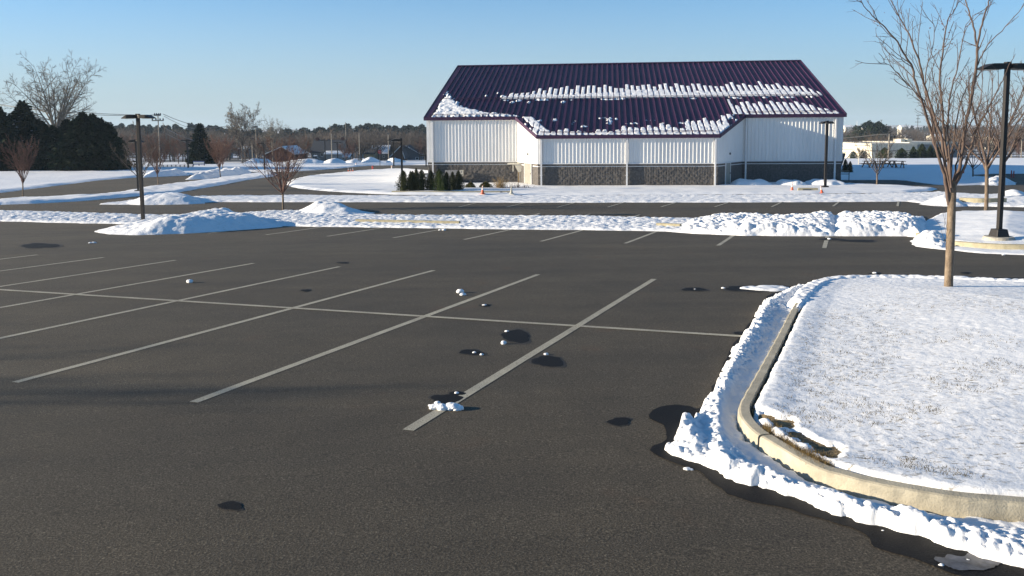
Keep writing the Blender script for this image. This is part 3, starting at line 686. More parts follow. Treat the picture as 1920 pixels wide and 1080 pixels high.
def bank_h(X, Y, d):
    r1, _ = sdline(X, Y, ridge); r2, _ = sdline(X, Y, rid2); r3, _ = sdline(X, Y, lobe)
    dk, _ = sdline(X, Y, KP[40:])
    h = 0.022 + 0.060 * np.exp(-(r1 / 0.09) ** 2) + 0.055 * np.exp(-(r2 / 0.16) ** 2) + 0.085 * np.exp(-(r3 / .10) ** 2)
    rough = sstep(0.10, 0.30, dk + .06 * fbm(X * 4, Y * 4, 2, 15))
    clod = sstep(.30, .75, vnoise(X * 3.1, Y * 3.1, 12))
    h = h * (1 + .25 * fbm(X * 3, Y * 3, 2, 6)) + (.15 + .85 * rough) * (0.045 * clod * lumps(X * 8, Y * 8, 2) + 0.040 * lumps(X * 17, Y * 17, 6) + 0.016 * lumps(X * 38, Y * 38, 9)) + 0.004 * fbm(X * 9, Y * 9, 3)
    return h
snowfield('snow_bank', bank, 0.0155, bank_h, mat_snow('bank_snow', 0, 25, 0.008), 'low crumbly plowed snow bank hugging the kerb of the near island', kind=None, cat='snow bank', edge=0.035, enoise=(0.09, 7))
tip = snowfield('snow_tongue', smooth_path(GP([(1388, 541), (1420, 538.5), (1478, 539.5), (1470, 546), (1440, 546.5), (1410, 544)]), 4, True), 0.04, lambda X, Y, d: 0.02 + 0.03 * lumps(X * 6, Y * 6, 2), M['snow'], 'thin tongue of snow on wet asphalt beyond the near island', kind=None, cat='snow', edge=0.08)

# snow lying over the far end of the kerb
ke = int(np.argmin(np.linalg.norm(KP - G(1487, 586)[:2], axis=1)))
capp = np.vstack([offset_path(KP, -0.16)[:ke], offset_path(KP, 0.02)[ke:ke + 4], offset_path(KP, 0.30)[:ke][::-1]])
snowfield('snow_drift', capp, 0.03, lambda X, Y, d: 0.185 + 0.03 * lumps(X * 9, Y * 9, 3) + 0.02 * fbm(X * 3, Y * 3, 3), M['snow'], 'soft snow drift burying the far end of the near kerb', kind=None, cat='snow drift', edge=0.14, enoise=(0.05, 4))

# snow chunks lying about
def chunk(px, py, wpx, label, seed, flat=0.55, parts=1):
    g = G(px, py); dist = g[1]; r = wpx / 2 / F * dist
    rng = np.random.default_rng(seed); bm = bmesh.new()
    for k in range(parts):
        rr = r if parts == 1 else r * rng.uniform(0.25, 0.5)
        ox, oy = (0, 0) if parts == 1 else (rng.uniform(-.75, .75) * r, rng.uniform(-.2, .2) * r)
        res = bmesh.ops.create_icosphere(bm, subdivisions=3, radius=1.0)
        P = np.array([v.co for v in res['verts']]); o = rng.uniform(0, 50)
        dn = 1 + 0.32 * fbm(P[:, 0] * 1.7 + o, P[:, 1] * 1.7 + P[:, 2] * 1.3, 3, seed + k) + 0.16 * lumps(P[:, 0] * 2.6 + o, P[:, 1] * 2.6 - P[:, 2] * 2, k)
        for v, f in zip(res['verts'], dn):
            v.co = Vector((v.co.x * f * rr + ox, v.co.y * f * rr * 0.8 + oy, (v.co.z * f * 0.75 + 0.45) * rr * flat * 1.2))
    me = bpy.data.meshes.new('snow_chunk'); bm.to_mesh(me); bm.free(); me.materials.append(M['snow'])
    o = link('snow_chunk', me, loc=g); return tag(o, label, 'snow chunk', 'loose snow chunks on the asphalt')
ch = [(838, 767, 62, 'large crumbled snow chunk lying across the nearest stall line', 1, .5, 9), (809, 762, 22, 'snow lump on the damp patch left of the big crumbled chunk', 2, .7, 2), (820, 757, 12, 'little snow lump just behind the big crumbled chunk', 21, .6, 1), (856, 738, 8, 'tiny snow lump on the damp spot beyond the big crumbled chunk', 22, .6, 1),
      (356, 530, 12, 'lone snow chunk between the far left stall lines', 3, .7, 1), (863, 549, 13, 'upper snow lump of a pair beside the second stall line', 4, .7, 1), (868, 553.5, 12, 'lower snow lump of a pair beside the second stall line', 5, .5, 1),
      (174, 456, 15, 'flat crumbs of snow in the aisle below the left snow pile', 6, .5, 4), (944, 645, 10, 'round snow lump at the lower edge of the larger damp patch', 7, .9, 1), (950, 622, 8, 'small snow lump on the upper edge of the larger damp patch', 8, .5, 1), (889, 662, 7, 'snow crumb on the slim damp patch', 9, .6, 1), (903, 666, 7, 'snow crumb just right of the slim damp patch', 91, .7, 1),
      (1024, 665, 9, 'snow crumb on the rounded damp patch beside the nearest stall line', 10, .5, 1), (1286, 880, 30, 'flat snow slab on wet asphalt below the bank corner', 11, .35, 3), (828, 432, 17, 'snow crumbs on the asphalt edge of the middle strip', 12, .5, 4), (1301, 543, 8, 'snow crumbs in the small damp patch beyond the near lines', 13, .6, 2),
      (1397, 634, 14, 'snow lump where the long cross line meets the bank', 14, .7, 1), (908, 573, 8, 'tiny snow crumb in front of the long cross line', 15, .5, 1), (1640, 513, 8, 'tiny snow crumb in the lane behind the near island', 16, .5, 1), (1555, 449, 7, 'tiny snow crumb below the right snow bank', 17, .5, 1), (1765, 1061, 10, 'snow crumb on the frozen puddle', 18, .6, 1), (1815, 1052, 8, 'snow crumb on the far side of the frozen puddle', 19, .6, 1), (1655, 996, 6, 'snow crumb on wet asphalt beside the bank', 20, .6, 1),
      (233, 418.5, 13, 'snow lump at the asphalt edge of the left strip', 23, .8, 2), (1882, 478.5, 14, 'snow clod on asphalt below the right island', 24, .5, 2), (1356, 541, 7, 'snow crumb at the left end of the long damp streak', 25, .5, 1)]
for c in ch: chunk(c[0], c[1], c[2], c[3], c[4], c[5], c[6])


# ------------------------------------------------------------------ the metal building
PSI = R(-6.5)
BZ = -1.93                                  # floor level of the building in world z
gL = ray(803, 343.6); tL = (BZ - CAMZ) / gL[2]; BL = CAM + gL * tL          # left front corner on the ground
ex = np.array([math.cos(PSI), math.sin(PSI)]); ey = np.array([-math.sin(PSI), math.cos(PSI)])
bld = empty('metal_building', (BL[0], BL[1], BZ), PSI, 'large white corrugated metal hall with purple standing seam roof over a dark block base', 'building')
def on_wall(px, py, yl):                    # sight line meets the plane y = yl of the building frame -> local x, z
    d = ray(px, py); o = (CAM[:2] - BL[:2]); ox, oy = o @ ex, o @ ey; dx, dy = d[:2] @ ex, d[:2] @ ey
    t = (yl - oy) / dy; return ox + dx * t, CAMZ + d[2] * t - BZ
BWID = on_wall(1576, 343, 0)[0]
HE = (on_wall(806, 222, 0)[1] + on_wall(1574, 216, 0)[1]) / 2
PB = None
gb = ray(1178, 350.6); tb = (BZ - CAMZ) / gb[2]; qb = CAM + gb * tb; PB = -((qb[:2] - BL[:2]) @ ey)      # how far the middle bay stands forward
XA = on_wall(970, 222, 0)[0]; XD = on_wall(1393, 216, 0)[0]
XB = on_wall(1009, 256, -PB)[0]; XC = on_wall(1347, 256, -PB)[0]
HB = (on_wall(1012, 255.5, -PB)[1] + on_wall(1346, 254.8, -PB)[1]) / 2
HBLK = on_wall(880, 303.5, 0)[1]
SL = (HE - HB) / PB
# ridge: search the depth where the ridge shows at the right height and width
best = None
for dd in np.arange(9, 22, 0.1):
    xl, zl = on_wall(850, 127, dd); xr, zr = on_wall(1497, 117, dd)
    e = abs(xl - 0.0) + abs(xr - BWID)
    if best is None or e < best[0]: best = (e, dd, zl, zr, xl, xr)
DR = best[1]; HR = (best[2] + best[3]) / 2
print('BUILDING', dict(W=BWID, HE=HE, PB=PB, HB=HB, XA=XA, XB=XB, XC=XC, XD=XD, HBLK=HBLK, DR=DR, HR=HR, best=best, slope=SL, rslope=(HR - HE) / DR))
OV = 0.22                                    # eave overhang
fasc = 0.26
def roof_z(y): return HE + 0.16 + (HR - HE) * y / DR if y >= 0 else HE + 0.16 + SL * y
def front_y(x):                              # plan line of the front wall
    return float(np.interp(x, [0, XA, XB, XC, XD, BWID], [0, 0, -PB, -PB, 0, 0]))
def eave_y(x):
    return float(np.interp(x, [-1, XA - OV * .6, XB - OV * .4, XC + OV * .4, XD + OV * .6, BWID + 1], [-OV, -OV, -PB - OV, -PB - OV, -OV, -OV]))

def wall_panels(a, b, z0, ztop, pitch=0.9):
    a = np.array(a, float); b = np.array(b, float); L = np.linalg.norm(b - a); u = (b - a) / L; n_ = np.array([u[1], -u[0]])
    k = max(1, round(L / pitch)); w_ = L / k
    for i in range(k):
        s0 = i * w_; prof = []
        for r in range(3):
            c = s0 + w_ * (r + .5) / 3
            prof += [(c - .050, 0), (c - .022, .046), (c + .022, .046), (c + .050, 0)]
        prof = [(s0 + .0015, 0)] + prof + [(s0 + w_ - .0015, 0)]
        V = []; 
        for s_, o_ in prof:
            p = a + u * s_ + n_ * (o_ + 0.02); zt = ztop(s_ / L) if callable(ztop) else ztop
            V += [(p[0], p[1], z0), (p[0], p[1], zt)]
        Fs = [(2 * j, 2 * j + 2, 2 * j + 3, 2 * j + 1) for j in range(len(prof) - 1)]
        mk('wall_panel', V, Fs, M['white_metal'], bld)
ZP = HBLK
wall_panels((0, 0), (XA, 0), ZP, HE)
wall_panels((XA, 0), (XB, -PB), ZP, lambda t: HE - SL * PB * t)
wall_panels((XB, -PB), (XC, -PB), ZP - 0.02, HB)
wall_panels((XC, -PB), (XD, 0), ZP, lambda t: HB + SL * PB * t)
wall_panels((XD, 0), (BWID, 0), ZP, HE)
# end walls and back wall, plain metal with block base
mb = MB(); Dp = 2 * DR
for x in (0, BWID):
    n0 = [(x, 0, 0), (x, Dp, 0), (x, Dp, HE), (x, DR, HR), (x, 0, HE)]
    mb.add(n0, [(0, 1, 2, 3, 4) if x else (4, 3, 2, 1, 0)])
mb.add([(0, Dp, 0), (BWID, Dp, 0), (BWID, Dp, HE), (0, Dp, HE)], [(0, 1, 2, 3)])
mb.build('end_wall', M['white_metal'], bld)
# solid backing so no light leaks between panels
mb = MB()
pl = [(0, 0), (XA, 0), (XB, -PB), (XC, -PB), (XD, 0), (BWID, 0)]
tops = [HE, HE, HB, HB, HE, HE]
for (p, q, t0, t1) in zip(pl[:-1], pl[1:], tops[:-1], tops[1:]):
    mb.add([(p[0], p[1] + .01, 0), (q[0], q[1] + .01, 0), (q[0], q[1] + .01, t1), (p[0], p[1] + .01, t0)], [(0, 1, 2, 3)])
mb.build('wall_backing', M['white_metal'], bld)
# split face block base: relief mesh with recessed mortar courses
def block_wall(a, b, z1, seed, u_from=0.0, rough=1.0):
    a = np.array(a, float); b = np.array(b, float); L = np.linalg.norm(b - a); u = (b - a) / L; n_ = np.array([u[1], -u[0]])
    ss = np.linspace(0, L, int(L / 0.05) + 2); zz = np.arange(-0.3, z1 - 0.001, 0.04); zz = np.append(zz, z1)
    S, Z = np.meshgrid(ss, zz)
    rel = 0.026 * rough * fbm(S * 5.0 + seed * 7, Z * 6.0, 4, seed) + 0.020 * rough * lumps(S * 4.5 + seed * 3, Z * 5.5, seed + 3)
    cour = np.floor(Z / 0.2); off = (cour % 2) * 0.2
    m1 = np.abs(((Z) % 0.2) - 0.1) > 0.088; m2 = np.abs(((S + off) % 0.4) - 0.2) > 0.19
    rel = np.where(m1 | m2, -0.010, rel)
    rel = np.where(Z > z1 - 0.19, 0.030, rel); rel = np.where(np.abs(Z - (z1 - 0.2)) < 0.03, -0.03, rel)
    X = a[0] + u[0] * S + n_[0] * (rel + 0.015); Y = a[1] + u[1] * S + n_[1] * (rel + 0.015)
    nx, ny = len(ss), len(zz); idx = np.arange(nx * ny).reshape(ny, nx)
    Fq = np.stack([idx[:-1, :-1], idx[:-1, 1:], idx[1:, 1:], idx[1:, :-1]], -1).reshape(-1, 4)
    mk('block_base', np.stack([X.ravel(), Y.ravel(), Z.ravel()], -1), Fq, M['block'], bld)
ZB = HBLK - 0.012
block_wall((0, 0), (XA, 0), ZB, 1); block_wall((XA, 0), (XB, -PB), ZB, 2, rough=.5)
block_wall((XB, -PB), (XC, -PB), ZB, 3); block_wall((XC, -PB), (XD, 0), ZB, 4, rough=.5); block_wall((XD, 0), (BWID, 0), ZB, 5, rough=.6)
block_wall((BWID, 0), (BWID, 6), ZB, 6)
# base flashing, corner trims, eave trim
def trim(a, b, z0, z1, t, mat, name, out=0.0):
    a = np.array(a, float); b = np.array(b, float); L = np.linalg.norm(b - a); u = (b - a) / L; n_ = np.array([u[1], -u[0]])
    V = []
    for p in (a, b):
        for o_ in (out, out + t): 
            for z in (z0, z1): q = p + n_ * o_; V.append((q[0], q[1], z))
    return MB().add(V, [(0, 1, 3, 2), (4, 6, 7, 5), (0, 4, 5, 1), (2, 3, 7, 6), (1, 5, 7, 3), (0, 2, 6, 4)]).build(name, mat, bld)
for (p, q) in zip(pl[:-1], pl[1:]): trim(p, q, ZP - .03, ZP + .05, .075, M['white_trim'], 'base_flashing', 0.006)
def corner(x, y, z0, z1, w=.16, d=.07): MB().box(x - w / 2, x + w / 2, y - d, y + .02, z0, z1).build('corner_trim', M['white_trim'], bld)
corner(0.04, -.02, ZP, HE, .2); corner(BWID - .04, -.02, ZP, HE, .2); corner(XB + .05, -PB - .02, ZP, HB, .18); corner(XC - .05, -PB - .02, ZP, HB, .18)
# downspouts from the places seen in the photograph
def downspout(px, yl, top, z0=0.05):
    x, _ = on_wall(px, 290, yl)
    mb = MB().box(x - .065, x + .065, yl - .20, yl - .07, z0, top)
    for z in (0.9, 1.9, 3.1, 4.4):
        if z < top - .3: mb.box(x - .085, x + .085, yl - .205, yl - .02, z, z + .05)
    mb.add([(x - .065, yl - .2, z0), (x + .065, yl - .2, z0), (x + .065, yl - .38, z0 - .12), (x - .065, yl - .38, z0 - .12), (x - .065, yl - .07, z0), (x + .065, yl - .07, z0), (x + .065, yl - .34, z0 - .16), (x - .065, yl - .34, z0 - .16)],
           [(0, 1, 2, 3), (4, 7, 6, 5), (0, 3, 7, 4), (1, 5, 6, 2), (3, 2, 6, 7)])
    return mb.build('downspout', M['white_trim'], bld)
downspout(812, 0, HE - .05); downspout(1015, -PB, HB - .05); downspout(1175.5, -PB, HB - .05); downspout(1341, -PB, HB - .05); downspout(1398, 0, HE - .05); downspout(1565, 0, HE - .05)
# doors in the two slanted walls
def door_in(a, b, t0, t1, z1, open_side=0):
    a = np.array(a, float); b = np.array(b, float); L = np.linalg.norm(b - a); u = (b - a) / L; n_ = np.array([u[1], -u[0]])
    p0, p1 = a + u * L * t0, a + u * L * t1
    def slab(q0, q1, o0, o1, z0, z1):
        V = [(*(q + n_ * o_), z) for q in (q0, q1) for o_ in (o0, o1) for z in (z0, z1)]
        return V, [(0, 1, 3, 2), (4, 6, 7, 5), (0, 4, 5, 1), (2, 3, 7, 6), (1, 5, 7, 3), (0, 2, 6, 4)]
    d = MB().add(*slab(p0, p1, .04, .085, 0.05, z1)).build('door', M['door'], bld)
    fr = MB().add(*slab(p0 - u * .07, p0, .03, .11, 0.02, z1 + .07)).add(*slab(p1, p1 + u * .07, .03, .11, 0.02, z1 + .07)).add(*slab(p0, p1, .03, .11, z1, z1 + .07)).build('door_frame', M['white_trim'], d)
    h0 = p1 - u * .12; MB().add(*slab(h0, h0 + u * .05, .085, .15, .95, 1.05)).build('door_handle', M['darkgrey'], d)
door_in((XA, 0), (XB, -PB), 0.40, 0.72, HBLK - .03)
door_in((XC, -PB), (XD, 0), 0.28, 0.46, HBLK - .03)
# small vents and lights on the slanted walls
for (px, py, a, b) in [(992, 289, (XA, 0), (XB, -PB)), (1366, 288, (XC, -PB), (XD, 0))]:
    a = np.array(a); b = np.array(b); o = (a + b) / 2; u = (b - a) / np.linalg.norm(b - a); n_ = np.array([u[1], -u[0]])
    p = a + u * np.linalg.norm(b - a) * (.55 if px < 1100 else .45) + n_ * .04; z = on_wall(px, py, (a[1] + b[1]) / 2)[1]
    MB().box(p[0] - .07, p[0] + .07, p[1] - .16, p[1] + .02, z - .07, z + .09).build('wall_lamp', M['darkgrey'], bld)
# ---- roof: one panel with its seam for every bay between two seams
k = int(round((BWID + 2 * OV) / 0.51)); xs = np.linspace(-OV, BWID + OV, k + 1)
ridge_y = DR
for i in range(k):
    x0, x1 = xs[i] + .002, xs[i + 1] - .002
    brk = sorted({x0, x1} | {q for q in (XA - OV * .6, XB - OV * .4, XC + OV * .4, XD + OV * .6) if x0 < q < x1})
    V = []; Fs = []
    for x in brk:
        ye = eave_y(x)
        for y in (ye, min(0.0, 0.0), ridge_y): V.append((x, y if y >= ye else ye, roof_z(y if y >= ye else ye)))
    for j in range(len(brk) - 1):
        Fs += [(3 * j, 3 * j + 3, 3 * j + 4, 3 * j + 1), (3 * j + 1, 3 * j + 4, 3 * j + 5, 3 * j + 2)]
    p = mk('roof_panel', V, Fs, M['roof'], bld)
    ye = eave_y(xs[i + 1]); xr = min(xs[i + 1], BWID + OV - .04); sb = MB()
    ys_ = [ye, 0.0, ridge_y]
    for y0, y1 in zip(ys_[:-1], ys_[1:]):
        if y1 - y0 < .05: continue
        z0, z1 = roof_z(y0), roof_z(y1); a_ = .022
        sb.add([(xr - .035, y0, z0), (xr + .035, y0, z0), (xr + a_, y0, z0 + .075), (xr - a_, y0, z0 + .075), (xr - .035, y1, z1), (xr + .035, y1, z1), (xr + a_, y1, z1 + .075), (xr - a_, y1, z1 + .075)],
               [(0, 1, 2, 3), (1, 5, 6, 2), (3, 2, 6, 7), (0, 3, 7, 4)])
    sb.build('roof_seam', M['roof'], p)
MB().add([(-OV, ridge_y, HR + .16), (BWID + OV, ridge_y, HR + .16), (BWID + OV, Dp + OV, HE), (-OV, Dp + OV, HE)], [(0, 1, 2, 3)]).build('rear_roof', M['roof'], bld)
mb = MB(); rz = roof_z(ridge_y)
mb.add([(-OV, ridge_y - .25, rz - .02), (BWID + OV, ridge_y - .25, rz - .02), (BWID + OV, ridge_y, rz + .10), (-OV, ridge_y, rz + .10), (-OV, ridge_y + .25, rz - .05), (BWID + OV, ridge_y + .25, rz - .05)], [(0, 1, 2, 3), (3, 2, 5, 4), (0, 3, 4), (1, 5, 2)])
mb.build('ridge_cap', M['roof'], bld)
# fascia, soffit and rake
el = [(-OV, -OV), (XA - OV * .6, -OV), (XB - OV * .4, -PB - OV), (XC + OV * .4, -PB - OV), (XD + OV * .6, -OV), (BWID + OV, -OV)]
for p, q in zip(el[:-1], el[1:]):
    z0, z1 = roof_z(p[1]), roof_z(q[1]); u = np.array(q) - np.array(p); u /= np.linalg.norm(u); n_ = np.array([u[1], -u[0]]) * .05
    V = [(p[0], p[1], z0 - fasc), (q[0], q[1], z1 - fasc), (q[0], q[1], z1 + .03), (p[0], p[1], z0 + .03)]
    V += [(a + n_[0], b + n_[1], c) for a, b, c in V]
    MB().add(V, [(3, 2, 1, 0), (4, 5, 6, 7), (0, 1, 5, 4), (1, 2, 6, 5), (2, 3, 7, 6), (3, 0, 4, 7)]).build('fascia', M['roof'], bld)
mb = MB()
wl = pl
for (p, q, a, b) in zip(el[:-1], el[1:], wl[:-1], wl[1:]):
    z = lambda y: roof_z(y) - fasc + .01
    mb.add([(p[0], p[1], z(p[1])), (q[0], q[1], z(q[1])), (b[0], b[1], z(q[1])), (a[0], a[1], z(p[1]))], [(0, 1, 2, 3)])
mb.build('soffit', M['white_trim'], bld)
for x in (-OV, BWID + OV):
    mb = MB(); s = .05 if x > 0 else -.05
    mb.add([(x, -OV, roof_z(-OV) - fasc), (x, DR, rz - fasc), (x, DR, rz + .04), (x, -OV, roof_z(-OV) + .04), (x + s, -OV, roof_z(-OV) - fasc), (x + s, DR, rz - fasc), (x + s, DR, rz + .04), (x + s, -OV, roof_z(-OV) + .04)],
           [(0, 1, 2, 3), (7, 6, 5, 4), (0, 4, 5, 1), (3, 2, 6, 7), (0, 3, 7, 4)])
    mb.build('rake_trim', M['roof'], bld)
# snow guard rails
def yroof(px, py):                            # where a sight line meets the roof plane, local (x, y)
    d = ray(px, py); o = CAM[:2] - BL[:2]; ox, oy = o @ ex, o @ ey; dx, dy = d[:2] @ ex, d[:2] @ ey
    for t in np.arange(50, 120, .03):
        y = oy + dy * t; z = CAMZ + d[2] * t - BZ
        if y > -PB - OV and z <= roof_z(y): return ox + dx * t, y
    return ox + dx * 80, oy + dy * 80
def guard(x0, x1, y, name='snow_guard'):
    mb = MB(); z = roof_z(y)
    for dz, dy in ((.07, 0), (.17, -.02)): mb.beam((x0, y + dy, z + dz), (x1, y + dy, z + dz), .035)
    for x in xs:
        if x0 <= x <= x1: mb.beam((x, y, z), (x, y - .02, z + .2), .04)
    return mb.build(name, M['roof'], bld)
ymid = yroof(1180, 184)[1]
guard(0.2, BWID - .2, ymid)
guard(0.1, XA - .5, -0.02 + .12); guard(XB + .15, XC - .2, -PB + .22); guard(XD + .3, BWID - .1, 0.12)
print('ymid', ymid, yroof(1180, 250), yroof(900, 215))

# ---- snow left on the roof, one relief mesh per patch, lying between the seams
def roof_snow(x0, x1, y0, y1, dens, seed, label, thick=0.07, res=0.055):
    X, Y = np.meshgrid(np.arange(x0, x1, res), np.arange(y0, y1, res * 1.3))
    d = dens(X, Y)                            # >0 where snow lies
    bay = (X + OV) / ((BWID + 2 * OV) / k); fr = bay - np.floor(bay); away = np.minimum(fr, 1 - fr) * 0.51
    d = d + 0.34 * fbm(X * 1.9, Y * 1.9, 4, seed) + 0.30 * fbm(X * 5.5, Y * 3.5, 3, seed + 5)
    # only on the roof
    ev = np.interp(X, [-1, XA - OV * .6, XB - OV * .4, XC + OV * .4, XD + OV * .6, BWID + 1], [-OV, -OV, -PB - OV, -PB - OV, -OV, -OV])
    d = np.where((Y < ev + .06) | (X < 0) | (X > BWID), -1, d)
    h = thick * (0.62 + 0.30 * lumps(X * 2.2, Y * 2.2, seed) + .45 * fbm(X * 3.5, Y * 3.5, 3, seed)) * sstep(0, .3, d)
    zr = np.where(Y >= 0, HE + 0.16 + (HR - HE) * Y / DR, HE + 0.16 + SL * Y)
    Z = zr + np.where(d > 0, h + .012, -.05)
    ny, nx = X.shape; idx = np.arange(nx * ny).reshape(ny, nx)
    Fq = np.stack([idx[:-1, :-1], idx[:-1, 1:], idx[1:, 1:], idx[1:, :-1]], -1).reshape(-1, 4)
    keep = (d > 0).ravel()[Fq].any(axis=1); Fq = Fq[keep]; used = np.unique(Fq); re = np.zeros(nx * ny, int); re[used] = np.arange(len(used))
    V = np.stack([X.ravel(), Y.ravel(), Z.ravel()], -1)[used]
    wv = np.stack([BL[0] + V[:, 0] * ex[0] + V[:, 1] * ey[0], BL[1] + V[:, 0] * ex[1] + V[:, 1] * ey[1], BZ + V[:, 2]], -1)
    o = mk('roof_snow', wv, re[Fq], M['snow_roof'], smooth=True)
    return tag(o, label, 'roof snow')
def bayfac(X):                                # 1 in the middle of a bay, 0 at the seam
    bay = (X + OV) / ((BWID + 2 * OV) / k); fr = bay - np.floor(bay); return np.clip(np.minimum(fr, 1 - fr) * .51 / .11, 0, 1), np.floor(bay)
xm0 = yroof(940, 183)[0]; xm1 = yroof(1537, 172)[0]; ytop = yroof(1200, 161)[1]
def dens_mid(X, Y):
    f, b = bayfac(X); rnd = vnoise(b * 3.7, b * 0 + 2.2, 8)
    top = ymid + (ytop - ymid) * np.interp((X - xm0) / (xm1 - xm0), [0, .03, .12, .3, .9, .97, 1.0], [.1, .45, .8, 1.0, 1.05, .7, .2]) * (0.72 + .45 * rnd)
    low = ymid + (top - ymid) * (.30 + .35 * vnoise(X * .45, X * 0 + 3.3, 5))
    dd = np.where(Y < low, 0.6, np.where((f > .60 + .38 * vnoise(b * 1.7, b * 0 + 5.1, 2)), .5, -.3))
    dd = np.where((Y > top) | (Y < ymid + .02), -1, dd)
    # crumbs hanging just below the rail
    cr = np.where((Y < ymid) & (Y > ymid - .5), vnoise(X * 1.3, Y * 1.6, 5) - .74, -1)
    return np.where((X < xm0) | (X > xm1), -1, np.maximum(dd, cr))
roof_snow(xm0 - .2, xm1 + .2, ymid - .6, ytop + 1.2, dens_mid, 3, 'long comb shaped band of snow behind the upper roof rail')
def dens_bump(X, Y):
    f, b = bayfac(X); rnd = vnoise(b * 2.9, b * 0 + 7.2, 18)
    hgt = np.interp(X, [XB - .3, XB + 1.5, XB + 4, XB + 7, XC - 7, XC - 3, XC - .6, XC + .6], [1.5, 1.2, 0.8, 1.8, 1.9, 2.0, 3.2, 3.6]) * (0.30 + 1.15 * rnd)
    e = -PB - OV
    tp = e + hgt * (0.55 + .45 * f)
    dd = np.where(Y < tp, np.where(f > .25, .35, -.05 + .35 * (vnoise(X * .8, Y * .8, 71) > .55)) + .15 * vnoise(X * 2, Y * 2, 4), -.5)
    lump = vnoise(X * 1.4, Y * 1.4, 44) - .83
    dd = np.maximum(dd, np.where((Y < e + 4.2), lump * 1.5, -1))
    sl_ = np.interp(Y, [-PB - OV, -OV], [XB, XA]) + .3
    val = np.where((np.abs(X - sl_ - .5) < .42) & (Y < -.4), .4, -1)
    sr_ = np.interp(Y, [-PB - OV, -OV], [XC, XD]) - .3
    val2 = np.where((np.abs(X - sr_ + .75) < .35) & (f > .5) & (Y < -.2), .3, -1)
    return np.maximum(np.maximum(dd, val), val2)
roof_snow(XA - .2, XD, -PB - OV, 2.2, dens_bump, 9, 'clumpy snow along the low eave of the projecting middle roof', thick=.075)
yR = yroof(1450, 188)[1]
def dens_right(X, Y):
    f, b = bayfac(X); rnd = vnoise(b * 5.1, b * 0 + 1.2, 28)
    top = np.interp(X, [XD - .5, XD + 1, BWID - 3, BWID - .5], [yR * 1.05, yR, yR * .85, .6]) * (.55 + .55 * rnd)
    wid = np.clip(1 - Y / np.maximum(top, .1), 0, 1)
    dd = np.where((Y < top) & (f > .9 - wid * .75), .4, -.4)
    return np.where((X < XD - .8) | (X > BWID - .3) | ((Y < 1.0) & (f < .5) & (rnd < .5)), -1, dd)
roof_snow(XD - .8, BWID, -OV, yR * 1.2, dens_right, 14, 'streaks of snow between the seams above the right wing eave')
pts_left = [yroof(*p) for p in [(812, 218), (838, 171), (852, 187), (866, 200), (905, 210), (965, 216), (972, 221), (940, 222), (812, 222)]]
pts_left[-1] = (0.3, -OV + .05); pts_left[-2] = (pts_left[-2][0], -OV + .05); pts_left[-3] = (pts_left[-3][0], -OV + .05)
def dens_left(X, Y):
    d = sdist(X, Y, np.array(pts_left)); f, b = bayfac(X)
    return np.clip(d * 1.2, -1, .5) + np.where(f < .3, -.12, 0)
roof_snow(0, XA + 1, -OV, pts_left[1][1] + .8, dens_left, 21, 'triangular sheet of snow at the lower left corner of the roof', thick=.13)
def blobs(centres):
    def f(X, Y):
        d = np.full(X.shape, -1.0)
        for (cx, cy, r) in centres: d = np.maximum(d, 1 - np.sqrt(((X - cx) / r) ** 2 + ((Y - cy) / (r * 1.4)) ** 2))
        return d * .5
    return f
crumb = [(*yroof(932, 155), .16), (*yroof(912, 180), .11), (*yroof(934, 175), .1), (*yroof(942, 181), .22), (*yroof(972, 189), .24), (*yroof(960, 192), .2), (*yroof(992, 192), .2), (*yroof(1056, 191), .22), (*yroof(865, 191), .3), (*yroof(1040, 225), .2), (*yroof(997, 224), .22), (*yroof(1010, 228), .24), (*yroof(1156, 224), .14), (*yroof(985, 234), .14)]
roof_snow(3, 18, -PB, 9, blobs(crumb), 33, 'scattered small snow crumbs on the left half of the roof', thick=.09)

def bw(x, y, z=0): return np.array([BL[0] + x * ex[0] + y * ey[0], BL[1] + x * ex[1] + y * ey[1], BZ + z])
# broken white canopy stub with posts in the left inner corner
x0, z0 = on_wall(953, 306, -.6); t = empty('entrance_canopy', bw(x0 + 1.1, -.6), PSI, 'weathered white canopy stub on thin posts in the left inner corner of the building', 'canopy')
MB().box(-1.15, .9, -.35, .45, z0 - .10, z0 + .02).build('canopy_slab', M['bldwhite'], t)
MB().add([(-.55, -.3, z0 - .1), (.35, -.3, z0 - .1), (-.02, -.3, z0 - .75), (-.22, -.3, z0 - .75), (-.55, -.18, z0 - .1), (.35, -.18, z0 - .1), (-.02, -.18, z0 - .75), (-.22, -.18, z0 - .75)], [(3, 2, 1, 0), (4, 5, 6, 7), (0, 4, 7, 3), (1, 2, 6, 5)]).build('bracket', M['bldwhite'], t)
for xx, ww, mt in ((-.20, .09, 'straw'), (.02, .13, 'pole_wood'), (.62, .13, 'pole_wood')):
    MB().box(xx - ww / 2, xx + ww / 2, -.28, -.28 + ww, -.1, z0 - .1).build('post', M[mt], t)
MB().box(-.7, -.62, -.3, -.25, z0 - .7, z0 - .1).build('hanging_strip', M['bldwhite'], t)
MB().box(.33, .43, -.3, -.25, z0 - .7, z0 - .1).build('hanging_strip', M['darkgrey'], t)
MB().beam((-.05, -.1, z0), (.08, -.05, z0 + .75), .05).build('prop', M['straw'], t)

